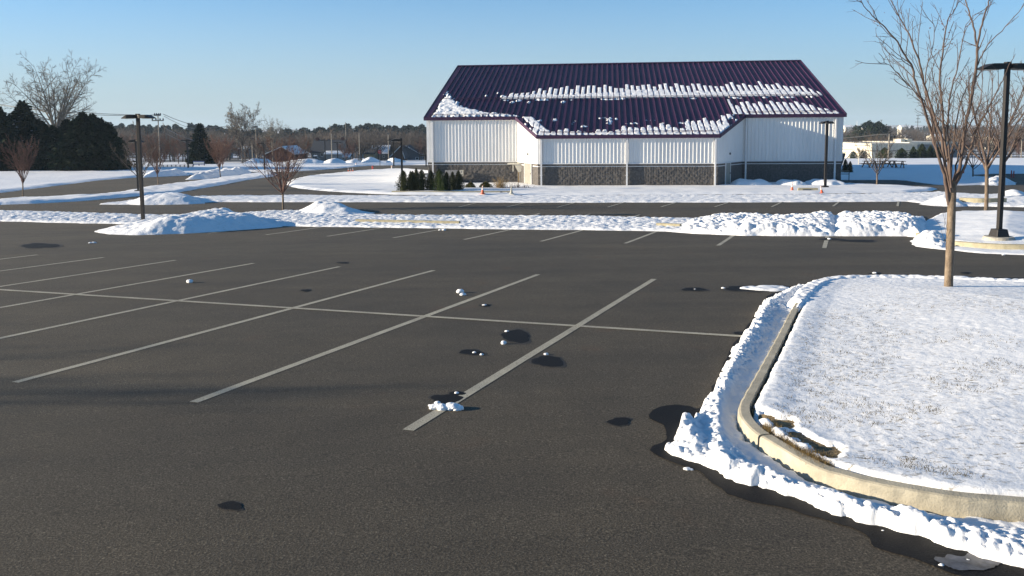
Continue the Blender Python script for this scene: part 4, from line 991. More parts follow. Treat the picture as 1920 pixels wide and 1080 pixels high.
# wall cabinet, board screen, railings
xx, zz = on_wall(865.5, 324.5, -.25)
o = MB().box(-.16, .16, -.12, .12, -.26, .26).build('meter_box', M['bldwhite'], None, loc=bw(xx, -.3, zz)); o.rotation_euler.z = PSI
tag(o, 'small white meter box mounted on the dark block wall behind the shrubs', 'meter box')
MB().box(-.09, .1, -.125, -.119, -.2, -.1).build('cover_plate', M['darkgrey'], o)
def text_on(parent, body, size, mat, loc, rot=(PI / 2, 0, 0), name='lettering'):
    cu = bpy.data.curves.new(name, 'FONT'); cu.body = body; cu.size = size; cu.align_x = 'CENTER'; cu.align_y = 'CENTER'; cu.extrude = .002
    o_ = bpy.data.objects.new('tmp_' + name, cu); COL.objects.link(o_); dg = bpy.context.evaluated_depsgraph_get()
    me = bpy.data.meshes.new_from_object(o_.evaluated_get(dg)); bpy.data.objects.remove(o_); me.materials.clear(); me.materials.append(mat)
    q = link(name, me, parent, loc); q.rotation_euler = rot; return q
text_on(o, '2', .24, M['darkgrey'], (0, -.125, .1))
x1, z1 = on_wall(834, 319, -1.2); x2, _ = on_wall(862, 319, -1.2)
o = empty('board_screen', bw((x1 + x2) / 2, -1.2), PSI, 'grey green board screen standing behind the arborvitae row', 'screen')
for i in range(5):
    ww = (x2 - x1) / 5; MB().box(-(x2 - x1) / 2 + i * ww + .01, -(x2 - x1) / 2 + (i + 1) * ww - .01, 0, .04, -.05, z1).build('board', M['housegrey'], o)
x1, z1 = on_wall(797, 326, -.6); x2, _ = on_wall(834, 326, -.6)
o = empty('utility_cabinet', bw((x1 + x2) / 2, -.6), PSI, 'low grey green cabinet with white plates between shrubs and left corner', 'cabinet')
hw = (x2 - x1) / 2; MB().box(-hw, hw, -.3, .2, -.05, z1).build('cabinet_body', M['housegrey'], o, bevel=.02)
for zz in (z1 * .55, z1 * .85): MB().box(-hw + .03, -hw + .2, -.315, -.30, zz - .12, zz + .04).build('plate', M['white_trim'], o)
MB().box(-hw - .03, hw + .03, -.34, .24, z1, z1 + .05).build('cabinet_top', M['darkgrey'], o)
# dark sloping shed wall and rail at the right end
gq = G(1583, 337); o = empty('lean_to_wall', bw(BWID + .1, 3.0), PSI, 'dark grey sloping wing wall behind the right end of the building', 'wing wall')
sc = (BL[1] + BWID * ex[1] + 3) / F
V = [(0, 0, 0), (.35, 0, 0), (1.05, 0, 2.25), (1.05, 0, 2.4), (0, 0, 2.45)]; V += [(a, .12, c) for a, b, c in V]
MB().add(V, [(0, 1, 2, 3, 4), (9, 8, 7, 6, 5), (0, 5, 6, 1), (1, 6, 7, 2), (2, 7, 8, 3), (3, 8, 9, 4), (4, 9, 5, 0)]).build('slab', M['blue_siding'], o)
MB().box(-.05, 1.12, -.05, .17, 2.452, 2.50).build('coping', M['white_trim'], o)
o = empty('hand_rail', bw(BWID + .35, .4), PSI, 'small grey steel hand rail by the right corner of the building', 'hand rail')
MB().beam((-.3, 0, 1.0), (.45, 0, 1.0), .05).build('top_rail', M['pole_wood'], o)
MB().beam((-.3, 0, .75), (.45, 0, .75), .05).build('mid_rail', M['darkgrey'], o)
for xx in (-.3, .42): MB().beam((xx, 0, 0), (xx, 0, 1.0), .05).build('rail_post', M['darkgrey'], o)
# snow drifts at the foot of the shaded right wing
for (a, b, lab) in [(1376, 1452, 'blue shaded snow drift by the inner right corner of the building'), (1462, 1518, 'blue shaded snow drift in the middle of the right wing wall foot'), (1520, 1592, 'blue shaded snow drift by the right corner downspout')]:
    p0 = G(a, 349.5)[:2]; p1 = G(b, 349.5)[:2]
    c = [p0, (p0 + p1) / 2 + [0, -.4], p1, p1 + [0, 1.9], p0 + [0, 1.9]]
    snowfield('snow_drift', c, 0.1, lambda X, Y, d: .36 * (1 - (1 - np.clip(d / .9, 0, 1)) ** 2) * (1 + .5 * fbm(X, Y * 1.5, 3)) + .12, M['snow'], lab, kind=None, cat='snow drift', edge=.3)

# ------------------------------------------------------------------ lamp posts
def lamp_post(px, py, toppx, label, heads, base='cover', w_=0.13, group=None, yaw=0.0, dz=0.0, hw=1.0):
    g = G(px, py); d = ray(*toppx); t = g[1]; H_ = CAMZ + d[2] * t - g[2] - dz
    o = empty('lamp_post', (g[0], g[1], g[2] + dz), yaw, label, 'lamp post', group)
    MB().box(-w_ / 2, w_ / 2, -w_ / 2, w_ / 2, 0, H_).build('pole', M['bronze'], o, bevel=.008)
    MB().box(-w_ / 2 - .012, w_ / 2 + .012, -w_ / 2 - .012, w_ / 2 + .012, H_ - .16, H_ + .03).build('pole_cap', M['bronze'], o)
    if base == 'cover':
        MB().frustum(0, 0, 0.06, .30, .20, .20, .155, .155).build('base_cover', M['bronze'], o, bevel=.02)
        MB().lathe([(.42, -.3), (.42, .04), (.39, .075), (.2, .08)], 28).build('footing', M['concrete'], o)
    elif base == 'small': MB().box(-.2, .2, -.2, .2, -.1, .22).build('base_cover', M['bronze'], o)
    else: MB().box(-.1, .1, -.1, .1, -.1, .1).build('base_cover', M['bronze'], o)
    for (ang, L) in heads:
        hd = MB(); a = hw * .20; s = w_ / 2
        # flat tapered head: thin deck with a drooping underside that rises to the tip
        prof = [(s, -.07, .05, a * .6), (s + .18, -.15, .05, a), (s + L * .62, -.15, .035, a * 1.15), (s + L, -.16, -.12, a * .95)]
        prof = [(s, -.13, .0, a * .7), (s + .10, -.16, .0, a), (s + L * .6, -.175, -.005, a * 1.1), (s + L, -.175, -.15, a)]
        V = []
        for (x, zb, zt, hwid) in prof:
            V += [(x, -hwid, H_ + zb - .02), (x, hwid, H_ + zb - .02), (x, hwid, H_ + zt - .02), (x, -hwid, H_ + zt - .02)]
        Fs = [(3, 2, 1, 0), tuple(12 + q for q in (0, 1, 2, 3))]
        for i in range(3):
            for q in range(4): Fs.append((4 * i + q, 4 * i + (q + 1) % 4, 4 * i + 4 + (q + 1) % 4, 4 * i + 4 + q))
        ca, sa = math.cos(ang), math.sin(ang); V = [(x * ca - y * sa, x * sa + y * ca, z) for x, y, z in V]
        h_ = MB().add(V, Fs).build('lamp_head', M['bronze'], o)
        x0, x1 = s + .22, s + L * .85
        V = [(x0, -a * .7, H_ - .20), (x1, -a * .8, H_ - .205), (x1, a * .8, H_ - .205), (x0, a * .7, H_ - .20), (x0, -a * .7, H_ - .135), (x1, -a * .8, H_ - .165), (x1, a * .8, H_ - .165), (x0, a * .7, H_ - .135)]
        V = [(x * ca - y * sa, x * sa + y * ca, z) for x, y, z in V]
        MB().add(V, [(3, 2, 1, 0), (0, 1, 5, 4), (1, 2, 6, 5), (2, 3, 7, 6), (3, 0, 4, 7)]).build('lens', M['lens'], h_)
    return o
lamp_post(268.5, 415, (259, 214.5), 'tall dark lamp post with two flat heads beside the left snow pile', [(0, .70), (PI, .62)], 'plain', .14, yaw=-.1, hw=1.3)
lamp_post(1872, 460, (1886, 118), 'tall dark lamp post on the right kerbed island with a round concrete footing', [(PI - .05, .80), (0.05, .9)], 'cover', .118, yaw=0.12, hw=1.0, dz=.19)
lamp_post(1547, 354, (1549, 227), 'slim dark lamp post in front of the right wing of the building', [(-PI / 2, .4), (.3, .42), (PI + .1, .42)], 'small', .17)
lamp_post(754.5, 359, (751.5, 260), 'slim lamp post at the left end of the arborvitae row', [(PI + .2, .8), (PI - .1, .4)], 'plain', .14)
lamp_post(259.5, 362, (254, 262), 'shorter dark lamp post behind the tall left one on the tree strip', [(0, .5), (PI, .5)], 'small', .12)
for (a, b, c, d_, lab) in [(610.5, 307, 610.5, 262, 'far lamp post before the left part of the dark roofed house'), (633.5, 306, 633, 266, 'far lamp post before the right part of the dark roofed house'), (738.5, 311.5, 737.5, 261, 'far lamp post right of the stop sign'), (799, 312, 799, 290, 'far thin post just left of the building corner'),
                       (496.5, 321, 496.5, 268, 'far lamp post hidden in the crown of the middle strip tree'), (353, 317, 352.5, 262, 'far lamp post left of the lone dark conifer')]:
    lamp_post(a, b, (c, d_), lab, [(0, .85), (PI, .85)], 'plain', .16)

# ------------------------------------------------------------------ cones, hydrants, small street things
def cone(px, py, hpx, label, mat='orange', bands=True, dz=.1, group=None, tilt=0, parts=True):
    g = G(px, py); h = hpx / F * g[1]; o = empty('traffic_cone', (g[0], g[1], g[2] + dz), .4, label, 'traffic cone', group)
    r = h * .19; o.rotation_euler = (0, tilt, .4)
    MB().box(-h * .24, h * .24, -h * .24, h * .24, 0, h * .05).build('cone_base', M[mat], o)
    MB().lathe([(r, h * .05), (r * .55, h * .5), (r * .2, h), (r * .1, h * 1.01)], 14).build('cone_body', M[mat], o, smooth=False)
    if bands: MB().lathe([(r * .62, h * .46), (r * .42, h * .70)], 14).build('cone_band', M['white_band'], o); MB().lathe([(r * .38, h * .76), (r * .26, h * .93)], 14).build('cone_band', M['white_band'], o)
    return o
cone(905, 366, 16, 'orange and white traffic cone on snow right of the arborvitae row')
cone(959, 366, 15, 'faded grey white traffic cone below the left inner corner of the building', 'grey_cone', False)
cone(1485, 360, 15, 'orange traffic cone left of the pale kerb block at the right wing')
cone(1541, 364, 13, 'tilted orange traffic cone at the right end of the pale kerb block', tilt=-.25)
cone(653, 323, 6.5, 'leftmost cone of the three far cones on the loop lawn edge'); cone(657.5, 323.5, 5.5, 'middle and shortest of the three far cones on the loop lawn edge'); cone(661.5, 323, 6.5, 'rightmost cone of the three far cones on the loop lawn edge')
g0 = G(1495, 361); g1 = G(1534, 361); o = empty('kerb_block', (g0 + g1) / 2 + [0, 0, .1], math.atan2(g1[1] - g0[1], g1[0] - g0[0]), 'pale yellowish kerb block lying between two traffic cones', 'kerb block')
L_ = np.linalg.norm(g1 - g0); MB().frustum(0, 0, 0, .22, L_ / 2, .14, L_ / 2 - .05, .10).build('block_body', M['yellow_kerb'], o); MB().box(-.35, .2, -.145, -.10, .02, .14).build('dark_stain', M['darkgrey'], o)
for (a, b, ww, lab) in [(939.5, 364.5, 5, 'small dark box half buried in snow between two traffic cones'), (952.5, 364.5, 2.5, 'tiny dark stake standing left of the grey traffic cone')]:
    g = G(a, b); s_ = ww / F * g[1]; o = empty('snow_marker', g + [0, 0, .1], .2, lab, 'marker'); MB().frustum(0, 0, 0, s_ * .6, s_ / 2, .1, s_ * .4, .08).build('marker_body', M['darkgrey'], o); MB().box(-s_ * .3, s_ * .3, -.06, .06, s_ * .6, s_ * .66).build('marker_cap', M['darkgrey'], o)
def hydrant(px, py, hpx, lab):
    g = G(px, py); h = hpx / F * g[1]; o = empty('fire_hydrant', g, 0, lab, 'fire hydrant')
    MB().lathe([(h * .2, 0), (h * .2, h * .06), (h * .14, h * .08), (h * .14, h * .66), (h * .18, h * .68), (h * .17, h * .8), (h * .08, h * .94), (h * .04, h)], 12).build('barrel', M['red'], o)
    MB().beam((-h * .28, 0, h * .52), (h * .28, 0, h * .52), h * .12).build('side_caps', M['red'], o)
hydrant(698.5, 318.5, 8, 'red fire hydrant on the far side of the loop lawn')
def post(px, py, hpx, lab, mat='white_trim', wpx=2.0, cat='bollard', name='bollard', cap=True):
    g = G(px, py); h = hpx / F * g[1]; r = wpx / 2 / F * g[1]; o = empty(name, g, 0, lab, cat)
    MB().lathe([(r, -.1), (r, h * .9), (r * .6, h)], 8).build('shaft', M[mat], o); MB().lathe([(r * 1.06, h * .7), (r * 1.06, h * .82)], 8).build('band', M['orange' if mat == 'white_trim' else mat], o); return o
post(667.5, 311.5, 6, 'short white bollard on the far snow edge left of the hydrant'); post(734.5, 317, 6.5, 'short white bollard on the loop lawn below the far lamp post')
post(1806.5, 328, 9, 'dark red marker post at the edge of the shaded right field', 'red', 2.2, 'marker post', 'marker_post')
post(1896, 333, 14, 'left one of two reddish marker posts near the right edge of the photo', 'red', 2.0, 'marker post', 'marker_post'); post(1900.5, 333, 13, 'right one of two reddish marker posts near the right edge of the photo', 'red', 2.0, 'marker post', 'marker_post')
post(1609.5, 310.5, 15, 'pale post on the right field left of the picnic tables', 'bldwhite', 1.3, 'post', 'field_post'); post(1632.5, 311, 14, 'pale post standing behind the left picnic table', 'bldwhite', 1.3, 'post', 'field_post')
g = G(712.5, 311); s_ = g[1] / F; o = empty('stop_sign', g, 0, 'red octagonal stop sign on a thin post in the far snow', 'stop sign')
MB().beam((0, 0, 0), (0, 0, 24 * s_), .07).build('sign_post', M['pole_wood'], o)
pl8 = MB(); r8 = 3.6 * s_; zc = 26 * s_
V = [(r8 * math.cos(PI / 8 + k_ * PI / 4), -.06, zc + r8 * math.sin(PI / 8 + k_ * PI / 4)) for k_ in range(8)]; V += [(a, -.03, c) for a, b, c in V]
sp = pl8.add(V, [tuple(range(8)), tuple(range(15, 7, -1))] + [(k_, k_ + 8, (k_ + 1) % 8 + 8, (k_ + 1) % 8) for k_ in range(8)]).build('sign_plate', M['red'], o)
text_on(sp, 'STOP', r8 * .72, M['white_band'], (0, -.064, zc))

# picnic tables
def picnic(px, py, wpx, lab, rz):
    g = G(px, py); L_ = min(2.2, wpx / F * g[1]); o = empty('picnic_table', g + [0, 0, .12], rz, lab, 'picnic table', 'picnic tables on the right snow field')
    for yy in (-.3, -.1, .1, .3): MB().box(-L_ / 2, L_ / 2, yy - .09, yy + .09, .72, .77).build('top_plank', M['table_wood'], o)
    for yy in (-.75, .75): MB().box(-L_ / 2, L_ / 2, yy - .13, yy + .13, .42, .47).build('bench', M['table_wood'], o)
    for xx in (-L_ / 2 + .3, L_ / 2 - .3):
        mb = MB(); mb.beam((xx, -.75, 0), (xx, -.22, .72), .09); mb.beam((xx, .75, 0), (xx, .22, .72), .09); mb.beam((xx, -.85, .40), (xx, .85, .40), .08); mb.build('trestle', M['table_wood'], o)
picnic(1630, 316, 24, 'leftmost picnic table behind the slim bare tree', .2); picnic(1646, 316.5, 22, 'picnic table straight behind the slim bare tree trunk', -.1)
picnic(1668, 315.5, 22, 'reddish picnic table just right of the slim bare tree', .35); picnic(1684, 316.5, 24, 'rightmost reddish picnic table on the snow field', -.2)

# frames and gate beyond the right field
def truss(px, py, wpx, hpx, lab):
    g = G(px, py); s = g[1] / F; W_, H_ = wpx * s, hpx * s; o = empty('play_frame', g, 0, lab, 'play frame', 'pale play frames behind the right field')
    MB().beam((-W_ / 2, 0, 0), (0, 0, H_), .14).build('rafter', M['pole_wood'], o); MB().beam((W_ / 2, 0, 0), (0, 0, H_), .14).build('rafter', M['pole_wood'], o)
    MB().beam((-W_ * .35, 0, H_ * .3), (W_ * .35, 0, H_ * .3), .10).build('tie_beam', M['pole_wood'], o); MB().beam((0, 0, H_ * .3), (0, 0, H_), .08).build('king_post', M['pole_wood'], o)
truss(1597, 298, 20, 14, 'left pale A shaped play frame behind the right field'); truss(1621, 298, 26, 15, 'right pale A shaped play frame behind the right field'); truss(1579, 280, 14, 12, 'smaller pale frame showing right beside the building edge')
# big service cable sagging from building to pole
def wire(pts, rad, lab, mat='wire', cat='cable', name='power_line', sag=0.0):
    P = smooth_path(pts, 6) if len(pts) > 2 else np.array([np.array(pts[0]) + (np.array(pts[1]) - np.array(pts[0])) * t_ - np.array([0, 0, sag * 4 * t_ * (1 - t_)]) for t_ in np.linspace(0, 1, 14)])
    o = MB().tube([tuple(p) for p in P], rad, 5).build(name, M[mat], None, smooth=True); return tag(o, lab, cat)
g = G(1665.5, 300); tp = W(1666.5, 251.5, g[1])
o = empty('utility_pole', g, 0, 'pale wooden pole carrying the thick cable right of the building', 'utility pole'); MB().tube([(0, 0, 0), (0, 0, tp[2] - g[2])], [.16, .12], 8).build('pole', M['pole_wood'], o); MB().beam((-.5, 0, tp[2] - g[2] - .3), (.5, 0, tp[2] - g[2] - .3), .12).build('cross_arm', M['pole_wood'], o)
wire([W(1560, 262, g[1]), W(1575, 259.5, g[1]), W(1610, 256.5, g[1]), W(1640, 253, g[1]), W(1666, 251.5, g[1])], .085, 'thick pale bundled cable running from the building to the wooden pole', 'pole_wood')
wire([W(1560, 275, g[1]), W(1600, 273.5, g[1]), W(1632, 272.5, g[1])], .04, 'thin pale rail line under the thick cable', 'pole_wood')


# ------------------------------------------------------------------ trees
def tubes_np(segs, n):                       # segs: list of (P (m,3), rad (m,)) -> verts, quads
    Vs = []; Fs = []; off = 0
    ang = np.arange(n) * 2 * PI / n; ca, sa = np.cos(ang), np.sin(ang)
    for P, r in segs:
        m = len(P); D = np.gradient(P, axis=0); D /= (np.linalg.norm(D, axis=1)[:, None] + 1e-9)
        ref = np.array([1.0, 0.13, 0]) if abs(D[0][0]) < .8 else np.array([0, 1.0, 0.1])
        X = np.cross(D, ref); X /= (np.linalg.norm(X, axis=1)[:, None] + 1e-9); Yv = np.cross(D, X)
        V = P[:, None, :] + (X[:, None, :] * ca[None, :, None] + Yv[:, None, :] * sa[None, :, None]) * r[:, None, None]
        Vs.append(V.reshape(-1, 3)); i = np.arange(m - 1)[:, None] * n; k_ = np.arange(n)[None, :]; k2 = (k_ + 1) % n
        Fs.append(np.stack([i + k_, i + k2, i + n + k2, i + n + k_], -1).reshape(-1, 4) + off); off += m * n
    return np.concatenate(Vs), np.concatenate(Fs)
def merge(parts):
    V = []; Fq = []; o = 0
    for v, f in parts: V.append(v); Fq.append(f + o); o += len(v)
    return np.concatenate(V), np.concatenate(Fq)
def limb(rng, p, d, L, r0, r1, nseg, wob, up):
    P = [np.array(p, float)]; d = np.array(d, float); d /= np.linalg.norm(d)
    for i in range(nseg):
        d = d + rng.normal(0, wob, 3) + np.array([0, 0, up]); d /= np.linalg.norm(d); P.append(P[-1] + d * L / nseg)
    return np.array(P), np.linspace(r0, r1, nseg + 1)
def branch_out(rng, parents, cfg, out, level=0):
    """cfg: per level dict(n, ang, len, lr, wob, up, seg, rmin, start)"""
    if level >= len(cfg): return
    c = cfg[level]; nxt = []
    for P, r in parents:
        L = np.linalg.norm(np.diff(P, axis=0), axis=1).sum(); m = len(P) - 1
        nn = c['n'] if isinstance(c['n'], int) else max(1, int(c['n'] * L + rng.random()))
        for j in range(nn):
            t = c.get('start', .25) + (1 - c.get('start', .25)) * ((j + rng.random()) / nn); t = min(t, .985); i = min(int(t * m), m - 1); f = t * m - i
            p = P[i] * (1 - f) + P[i + 1] * f; rr = r[i] * (1 - f) + r[i + 1] * f
            d = P[i + 1] - P[i]; d /= np.linalg.norm(d) + 1e-9
            q = rng.normal(size=3); q -= d * (q @ d); q /= np.linalg.norm(q) + 1e-9
            a = c['ang'] * rng.uniform(.7, 1.3); dd = d * math.cos(a) + q * math.sin(a)
            l = (c['lr'] * L * (1 - 0.55 * t) if 'lr' in c else c['len']) * rng.uniform(.6, 1.25)
            rb = max(c['rmin'], rr * c.get('rf', .6)); b = limb(rng, p, dd, l, rb, max(c['rmin'] * .6, rb * .35), c['seg'], c['wob'], c['up'])
            nxt.append(b)
    out.append((level, nxt)); branch_out(rng, nxt, cfg, out, level + 1)
def tree_parts(limbs, cfg, seed, sides=(6, 4, 3, 3)):
    rng = np.random.default_rng(seed); out = []; branch_out(rng, limbs, cfg, out)
    parts = [tubes_np(limbs, 7)] + [tubes_np(b, sides[min(l, 3)]) for l, b in out if b]
    tips = [b for l, bs in out[-1:] for b in bs]
    return merge(parts), tips
def vase_limbs(rng, z0, H, n, spread, r0, wob=.05, up=.04, hfork=None):
    L = []
    for k_ in range(n):
        a = 2.39996 * k_ + rng.uniform(-.25, .25); tilt = spread * math.sqrt((k_ + .25) / n) * rng.uniform(.88, 1.1)
        d = np.array([math.cos(a) * math.sin(tilt), math.sin(a) * math.sin(tilt), math.cos(tilt)])
        L.append(limb(rng, (0, 0, z0 + rng.uniform(-.03, .05) * H), d, (H - z0) * rng.uniform(.82, 1.02) / math.cos(tilt * .6), r0 * rng.uniform(.45, .6), .012, 9, wob, up))
    return L
PROTO = {}
def proto_bare(key, seed, H=6.0, z0=1.8, n=7, spread=.6, r0=.09, tw='twig', bark='bark', dens=1.0, rmin=.006, levels=3, leaves=None, up=.04, ang=.58, cl=.42):
    rng = np.random.default_rng(seed)
    tr = limb(rng, (0, 0, -.2), (0.01, 0, 1), z0 + .35, r0 * 1.0, r0 * .82, 7, .012, 0); tr[1][0] *= 1.3
    limbs = vase_limbs(rng, z0, H, n, spread, r0, up=up); top = tr[0][-1]
    for P, r in limbs: P[:, :2] += top[:2]
    cfg = [dict(n=int(8 * dens), ang=ang, lr=cl, wob=.07, up=up, seg=6, rmin=rmin * 1.5, start=.18),
           dict(n=int(5 * dens), ang=ang, lr=.48, wob=.09, up=up, seg=4, rmin=rmin, start=.15),
           dict(n=int(4 * dens), ang=.6, lr=.6, wob=.1, up=.05, seg=3, rmin=rmin * .8, start=.15)][:levels]
    (V, Fq), tips = tree_parts(limbs, cfg, seed + 1)
    tV, tF = tubes_np([tr], 12)
    PROTO[key] = (mesh_np('trunk', tV, tF, M[bark], True), mesh_np('crown', V, Fq, M[tw], True), H)
    if leaves:
        lv = []; rr = np.random.default_rng(seed + 7)
        for P, r in tips:
            for q in range(leaves): 
                c = P[rr.integers(1, len(P))] + rr.normal(0, .10, 3); u = rr.normal(size=3); u /= np.linalg.norm(u); v = np.cross(u, rr.normal(size=3)); v /= np.linalg.norm(v); s_ = rr.uniform(.05, .13)
                lv.append([c, c + u * s_, c + u * s_ + v * s_, c + v * s_])
        lv = np.array(lv).reshape(-1, 3); PROTO[key] += (mesh_np('leaves', lv, np.arange(len(lv)).reshape(-1, 4), M['tan_leaf']),)
def place_bare(key, g, H, rz, label, cat='tree', group=None, sx=1.0, name='bare_tree'):
    p = PROTO[key]; o = empty(name, g, rz, label, cat, group); s_ = H / p[2]; o.scale = (s_ * sx, s_ * sx, s_)
    for me in p[:2]: link(me.name.split('.')[0], me, o)
    if len(p) > 3: link('leaves', p[3], o)
    return o
def tree_at(key, px, py, top, label, rz=0, sx=1.0, far=None, **kw):
    g = G(px, py)
    if far: d = ray(px, py); g = np.array([d[0] * far, far, float(TZ(d[0] * far, far))])
    H = CAMZ + ray(px, top)[2] * g[1] - g[2]; return place_bare(key, g, H, rz, label, sx=sx, **kw)

# the near tree, its main limbs following the photograph
gN = G(1778, 556); yN = gN[1]; rngN = np.random.default_rng(77)
def limb_px(pts, r0, r1, dy0, dy1):
    P = []
    for i, (a, b) in enumerate(pts):
        t = i / (len(pts) - 1); P.append(W(a, b, yN + dy0 + (dy1 - dy0) * t ** 1.2 + rngN.normal(0, .015)))
    P = smooth_path(P, 4); P = P + rngN.normal(0, .006, P.shape); return P - gN, np.linspace(r0 * .70, r1 * .70, len(P))
LN = [limb_px([(1780, 385), (1776, 360), (1770, 327), (1762, 300), (1752, 268), (1735, 212), (1720, 165), (1710, 127), (1697, 104), (1682, 78), (1660, 52), (1642, 35), (1620, 12), (1608, -8)], .050, .006, 0, -.5),
      limb_px([(1781, 370), (1776, 335), (1770, 295), (1763, 250), (1745, 197), (1732, 155), (1722, 110), (1707, 72), (1692, 42), (1670, 0), (1650, -45)], .046, .008, .03, .4),
      limb_px([(1783, 350), (1779, 310), (1772, 270), (1765, 187), (1762, 150), (1766, 107), (1772, 67), (1777, 37), (1789, 20), (1805, -15)], .040, .006, .05, .9),
      limb_px([(1787, 350), (1792, 335), (1800, 312), (1806, 267), (1813, 225), (1820, 187), (1829, 140), (1833, 100), (1832, 85)], .050, .032, 0, .1),
      limb_px([(1832, 88), (1825, 50), (1817, 22), (1810, 0), (1798, -50)], .026, .010, .1, .3),
      limb_px([(1832, 88), (1842, 45), (1850, 15), (1857, -2), (1870, -50)], .028, .010, .1, 0),
      limb_px([(1790, 348), (1806, 318), (1818, 285), (1830, 245), (1845, 218), (1862, 185), (1880, 150), (1893, 118)], .040, .006, -.02, -.8),
      limb_px([(1833, 122), (1843, 100), (1856, 80), (1885, 50), (1917, 14), (1935, -10)], .018, .005, .1, -.2),
      limb_px([(1784, 345), (1785, 300), (1790, 250), (1798, 205), (1812, 165), (1826, 152)], .028, .006, -.05, -.6),
      limb_px([(1783, 352), (1781, 300), (1777, 250), (1778, 205), (1783, 170), (1795, 130), (1803, 85), (1812, 45), (1830, 25)], .030, .005, -.1, -.9),
      limb_px([(1782, 360), (1769, 300), (1757, 262), (1748, 225), (1733, 190), (1715, 172), (1690, 145), (1668, 122), (1645, 118)], .024, .005, -.05, -.9),
      limb_px([(1779, 340), (1776, 290), (1763, 255), (1742, 205), (1735, 170), (1737, 130), (1748, 95), (1752, 60), (1745, 25)], .024, .005, .1, 1.0),
      limb_px([(1710, 127), (1690, 112), (1665, 98), (1652, 78)], .012, .004, -.4, -.7),
      limb_px([(1786, 345), (1795, 300), (1803, 262), (1822, 228), (1838, 190), (1842, 150), (1845, 110)], .026, .005, .1, 1.1)]
cfgN = [dict(n=3.1, ang=.50, lr=.28, wob=.07, up=.06, seg=7, rmin=.0060, start=.16, rf=.42), dict(n=4.6, ang=.62, lr=.42, wob=.09, up=.05, seg=5, rmin=.0040, start=.12), dict(n=6.0, ang=.6, len=.17, wob=.12, up=.04, seg=3, rmin=.0028, start=.1)]
(VN, FN), tipsN = tree_parts(LN, cfgN, 5, sides=(6, 4, 3, 3))
tP = [W(a, b, yN) - gN for a, b in [(1777.5, 566), (1778, 545), (1780, 500), (1782, 450), (1783.5, 410), (1784.5, 380), (1785, 352), (1787, 340)]]; tP = smooth_path(tP, 5)
tr_ = np.interp(np.linspace(0, 1, len(tP)), [0, .05, .2, .7, .85, 1], [.104, .086, .076, .071, .080, .050])
nt_ = empty('bare_tree', gN, 0, 'big bare vase shaped tree with smooth tan trunk on the near snowy island', 'tree')
tV, tF = tubes_np([(tP, tr_)], 20)
aa = np.arctan2(tV[:, 1], tV[:, 0]); lump_ = .010 * fbm(aa * 2, tV[:, 2] * 2.2, 4, 2) + .010 * sstep(1.5, 2.2, tV[:, 2]) * np.sin(aa * 4 + 1)
tV[:, :2] *= (1 + lump_[:, None] * 5)
def mat_bark():
    m, n, b = mat_new('tree_bark')
    c = ramp(n, noise(n, 9, 6, 0.7, stretch=(1, 1, .45)).outputs['Fac'], [(0.28, (0.075, 0.055, 0.038)), (0.5, (0.175, 0.130, 0.088)), (0.72, (0.26, 0.205, 0.15))])
    c2 = mixc(n, c.outputs[0], ramp(n, noise(n, 60, 2, 0.6, stretch=(1, 1, 2.5)).outputs['Fac'], [(0.35, (.6, .6, .6)), (0.55, (1.05, 1.05, 1.05))]).outputs[0], 1.0, 'MULTIPLY')
    n.links.new(c2, b.inputs['Base Color']); b.inputs['Roughness'].default_value = 0.85
    bump(n, b, noise(n, 35, 5, 0.7, stretch=(1, 1, .4)).outputs['Fac'], 0.012, .8); return m
M['near_bark'] = mat_bark()
mk('trunk', tV, tF, M['near_bark'], nt_, True); mk('crown', VN, FN, M['twig'], nt_, True)
# thin water sprouts on the trunk and a few leaves that never fell
sp_ = [limb(rngN, (-.09, -.02, z_), (-.25, 0, 1), .7, .004, .002, 7, .10, .02) for z_ in (.9, 1.1, 1.25)]
a_, b_ = tubes_np(sp_, 3); mk('sprouts', a_, b_, M['twig'], nt_)
lv = []
for (px, py, n_) in [(1770, 45, 22), (1775, 62, 10), (1760, 90, 16), (1745, 97, 12), (1788, 150, 12), (1700, 125, 5), (1815, 142, 8), (1785, 25, 8), (1843, 142, 4), (1640, 35, 4), (1770, 68, 6)]:
    for q in range(n_):
        c = W(px + rngN.normal(0, 9), py + rngN.normal(0, 7), yN + rngN.uniform(-.3, .5)) - gN; u = rngN.normal(size=3); u /= np.linalg.norm(u); v = np.cross(u, rngN.normal(size=3)); v /= np.linalg.norm(v); s_ = rngN.uniform(.018, .038)
        lv.append([c, c + u * s_ * .5 + v * s_ * .4, c + u * s_, c + u * s_ * .5 - v * s_ * .4])
lv = np.array(lv).reshape(-1, 3); mk('leaves', lv, np.arange(len(lv)).reshape(-1, 4), M['leaf_dry'], nt_)

# other bare trees
proto_bare('vaseA', 11, 6, 1.9, 8, .70, .075, dens=1.1)
proto_bare('vaseB', 12, 6, 1.4, 12, .95, .10, tw='twig_red', dens=1.25, rmin=.008)
proto_bare('vaseC', 13, 6, 1.5, 12, .78, .09, tw='twig_red', dens=1.35, rmin=.010)
proto_bare('thin', 14, 6, 1.3, 7, .8, .10, tw='twig_far', dens=1.0, rmin=.009)
proto_bare('big', 15, 14, 4.2, 11, .80, .34, tw='bark_pale', bark='bark_pale', dens=1.5, rmin=.017, up=-.005, ang=.85, cl=.5)
proto_bare('wood', 16, 12, 2.2, 8, .80, .20, tw='twig_far', bark='twig_far', dens=1.5, rmin=.036)
proto_bare('wood2', 17, 12, 2.0, 9, .9, .20, tw='twig_red', bark='twig_far', dens=1.4, rmin=.036)
proto_bare('tan', 18, 12, 3.4, 10, .85, .26, tw='twig_far', bark='bark_pale', dens=1.4, rmin=.022, leaves=2, up=0.0, ang=.8, cl=.5)
